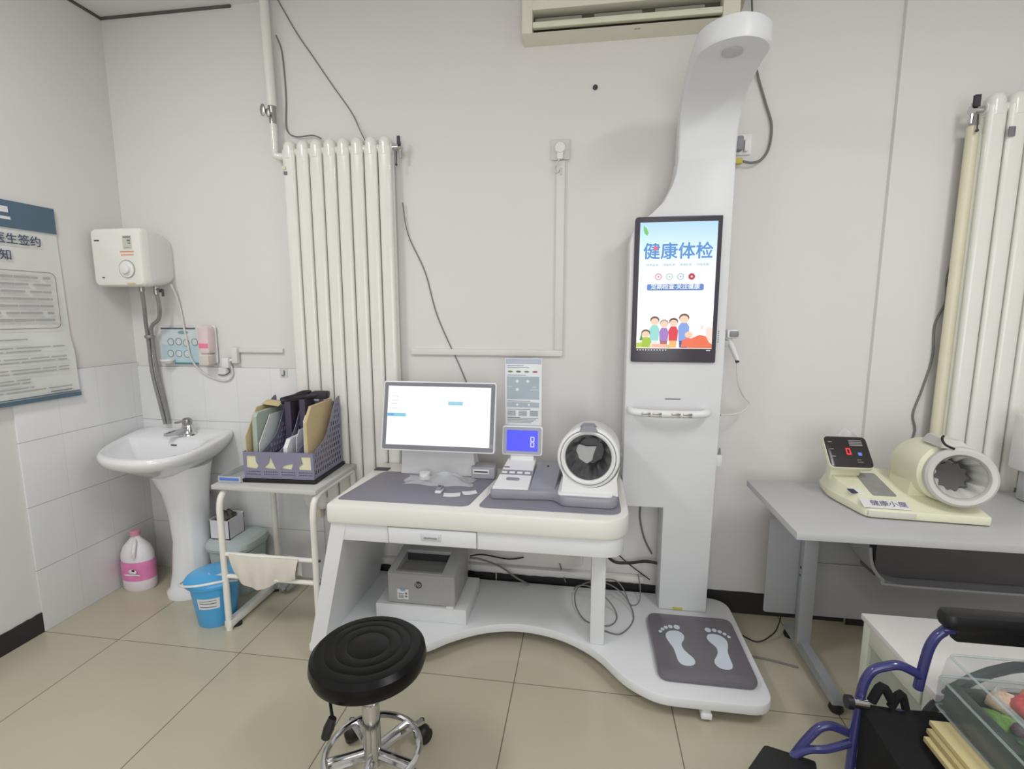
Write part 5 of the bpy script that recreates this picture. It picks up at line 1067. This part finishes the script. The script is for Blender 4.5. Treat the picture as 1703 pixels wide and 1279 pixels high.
part('base_sheet', MB().box(BX0+.005, BX1-.005, BY0+.005, BY1-.005, BZ0+.0045, BZ0+.006), mat('sheet_grey', (64, 68, 66), rough=.5), acr, 'dark grey base sheet')
lidr = [rrect(BX0-.002+i, BX1+.002-i, BY0-.002+i, BY1+.002-i, .02+i) for i in (0, 0, .004, .012)]
part('lid', MB().loft([[(p[0], p[1], z) for p in rr] for rr, z in zip(lidr, (.591, .60, .645, .655))], (False, True)), film2, acr)
part('rim', MB().tube([(p[0], p[1], .59) for p in rrect(BX0, BX1, BY0, BY1, .012)], .0032, 6, closed=True), edge, acr)
part('lid_rim', MB().tube([(p[0], p[1], .654) for p in rrect(BX0+.008, BX1-.008, BY0+.008, BY1-.008, .02)], .003, 6, closed=True), edge, acr)
part('bottom_rim', MB().tube([(p[0], p[1], BZ0+.003) for p in rrect(BX0, BX1, BY0, BY1, .012)], .003, 6, closed=True), edge, acr)
part('inner_tray_rim', MB().tube([(p[0], p[1], .60) for p in rrect(BX0+.075, BX1-.03, BY0+.05, BY1-.03, .06)], .004, 6, closed=True), edge, acr)
part('dark_divider', MB().box(.876, .905, 1.05, 1.25, .518, .582, .003), mat('divider_dark', (66, 73, 71), rough=.3), acr, 'dark inner divider')
part('dark_divider', MB().box(.91, 1.24, 1.235, 1.25, .518, .575, .003), mat('divider_dark', (50, 58, 54), rough=.3), acr, 'dark inner divider')
part('glint_clip', MB().box(.93, .955, BY0+.1, BY0+.105, .545, .55, .001), chrome, acr)
def food(name, c, r, s3, col, label, seed):
    def f(u, v):
        a = 2*PI*u; t = PI*v; k = r*(1+.12*math.sin(3*a+seed)*math.sin(2*t)+.06*math.sin(7*a+5*t+seed))
        return (c[0]+k*s3[0]*math.sin(t)*math.cos(a), c[1]+k*s3[1]*math.sin(t)*math.sin(a), c[2]+k*s3[2]*math.cos(t))
    single(name, MB().grid(f, 24, 12), mat('food' + name + str(seed), col, rough=.5, var=.15, scale=40), label, 'food model', c, 'food models in the clear box')
food('lettuce_model', (.935, 1.12, .535), .04, (1.0, 1.1, .45), (62, 92, 70), 'dark green leafy food model nearest the left side in the clear box', 1)
food('cucumber_model', (.955, 1.19, .538), .038, (1.3, .9, .45), (112, 156, 76), 'light green food model at the front in the clear box', 2)
food('bread_model', (.985, 1.222, .565), .03, (1.2, .9, .8), (226, 196, 168), 'pale tan food model at the back in the clear box', 3)
food('tomato_model', (1.005, 1.195, .578), .026, (1, 1, .9), (206, 62, 66), 'red round food model in the clear box', 4)
food('orange_model', (1.045, 1.218, .58), .028, (1, 1, .9), (232, 150, 70), 'orange food model at the right in the clear box', 5)
food('eggplant_model', (.985, 1.15, .55), .026, (1.3, .9, .7), (88, 66, 78), 'dark purple food model below the red one in the clear box', 6)
food('greens_model', (1.02, 1.12, .545), .036, (1.1, 1.1, .6), (86, 156, 84), 'bright green food model at the right in the clear box', 7)
single('white_tray_lid', MB().prism(rrect(.775, 1.1, .62, .885, .02), .595, .606, 'z', .003).box(.80, 1.08, .64, .865, .512, .596, .006), white_pl, 'white plastic tub corner at the bottom right edge', 'tub', (1.0, .75, .512))
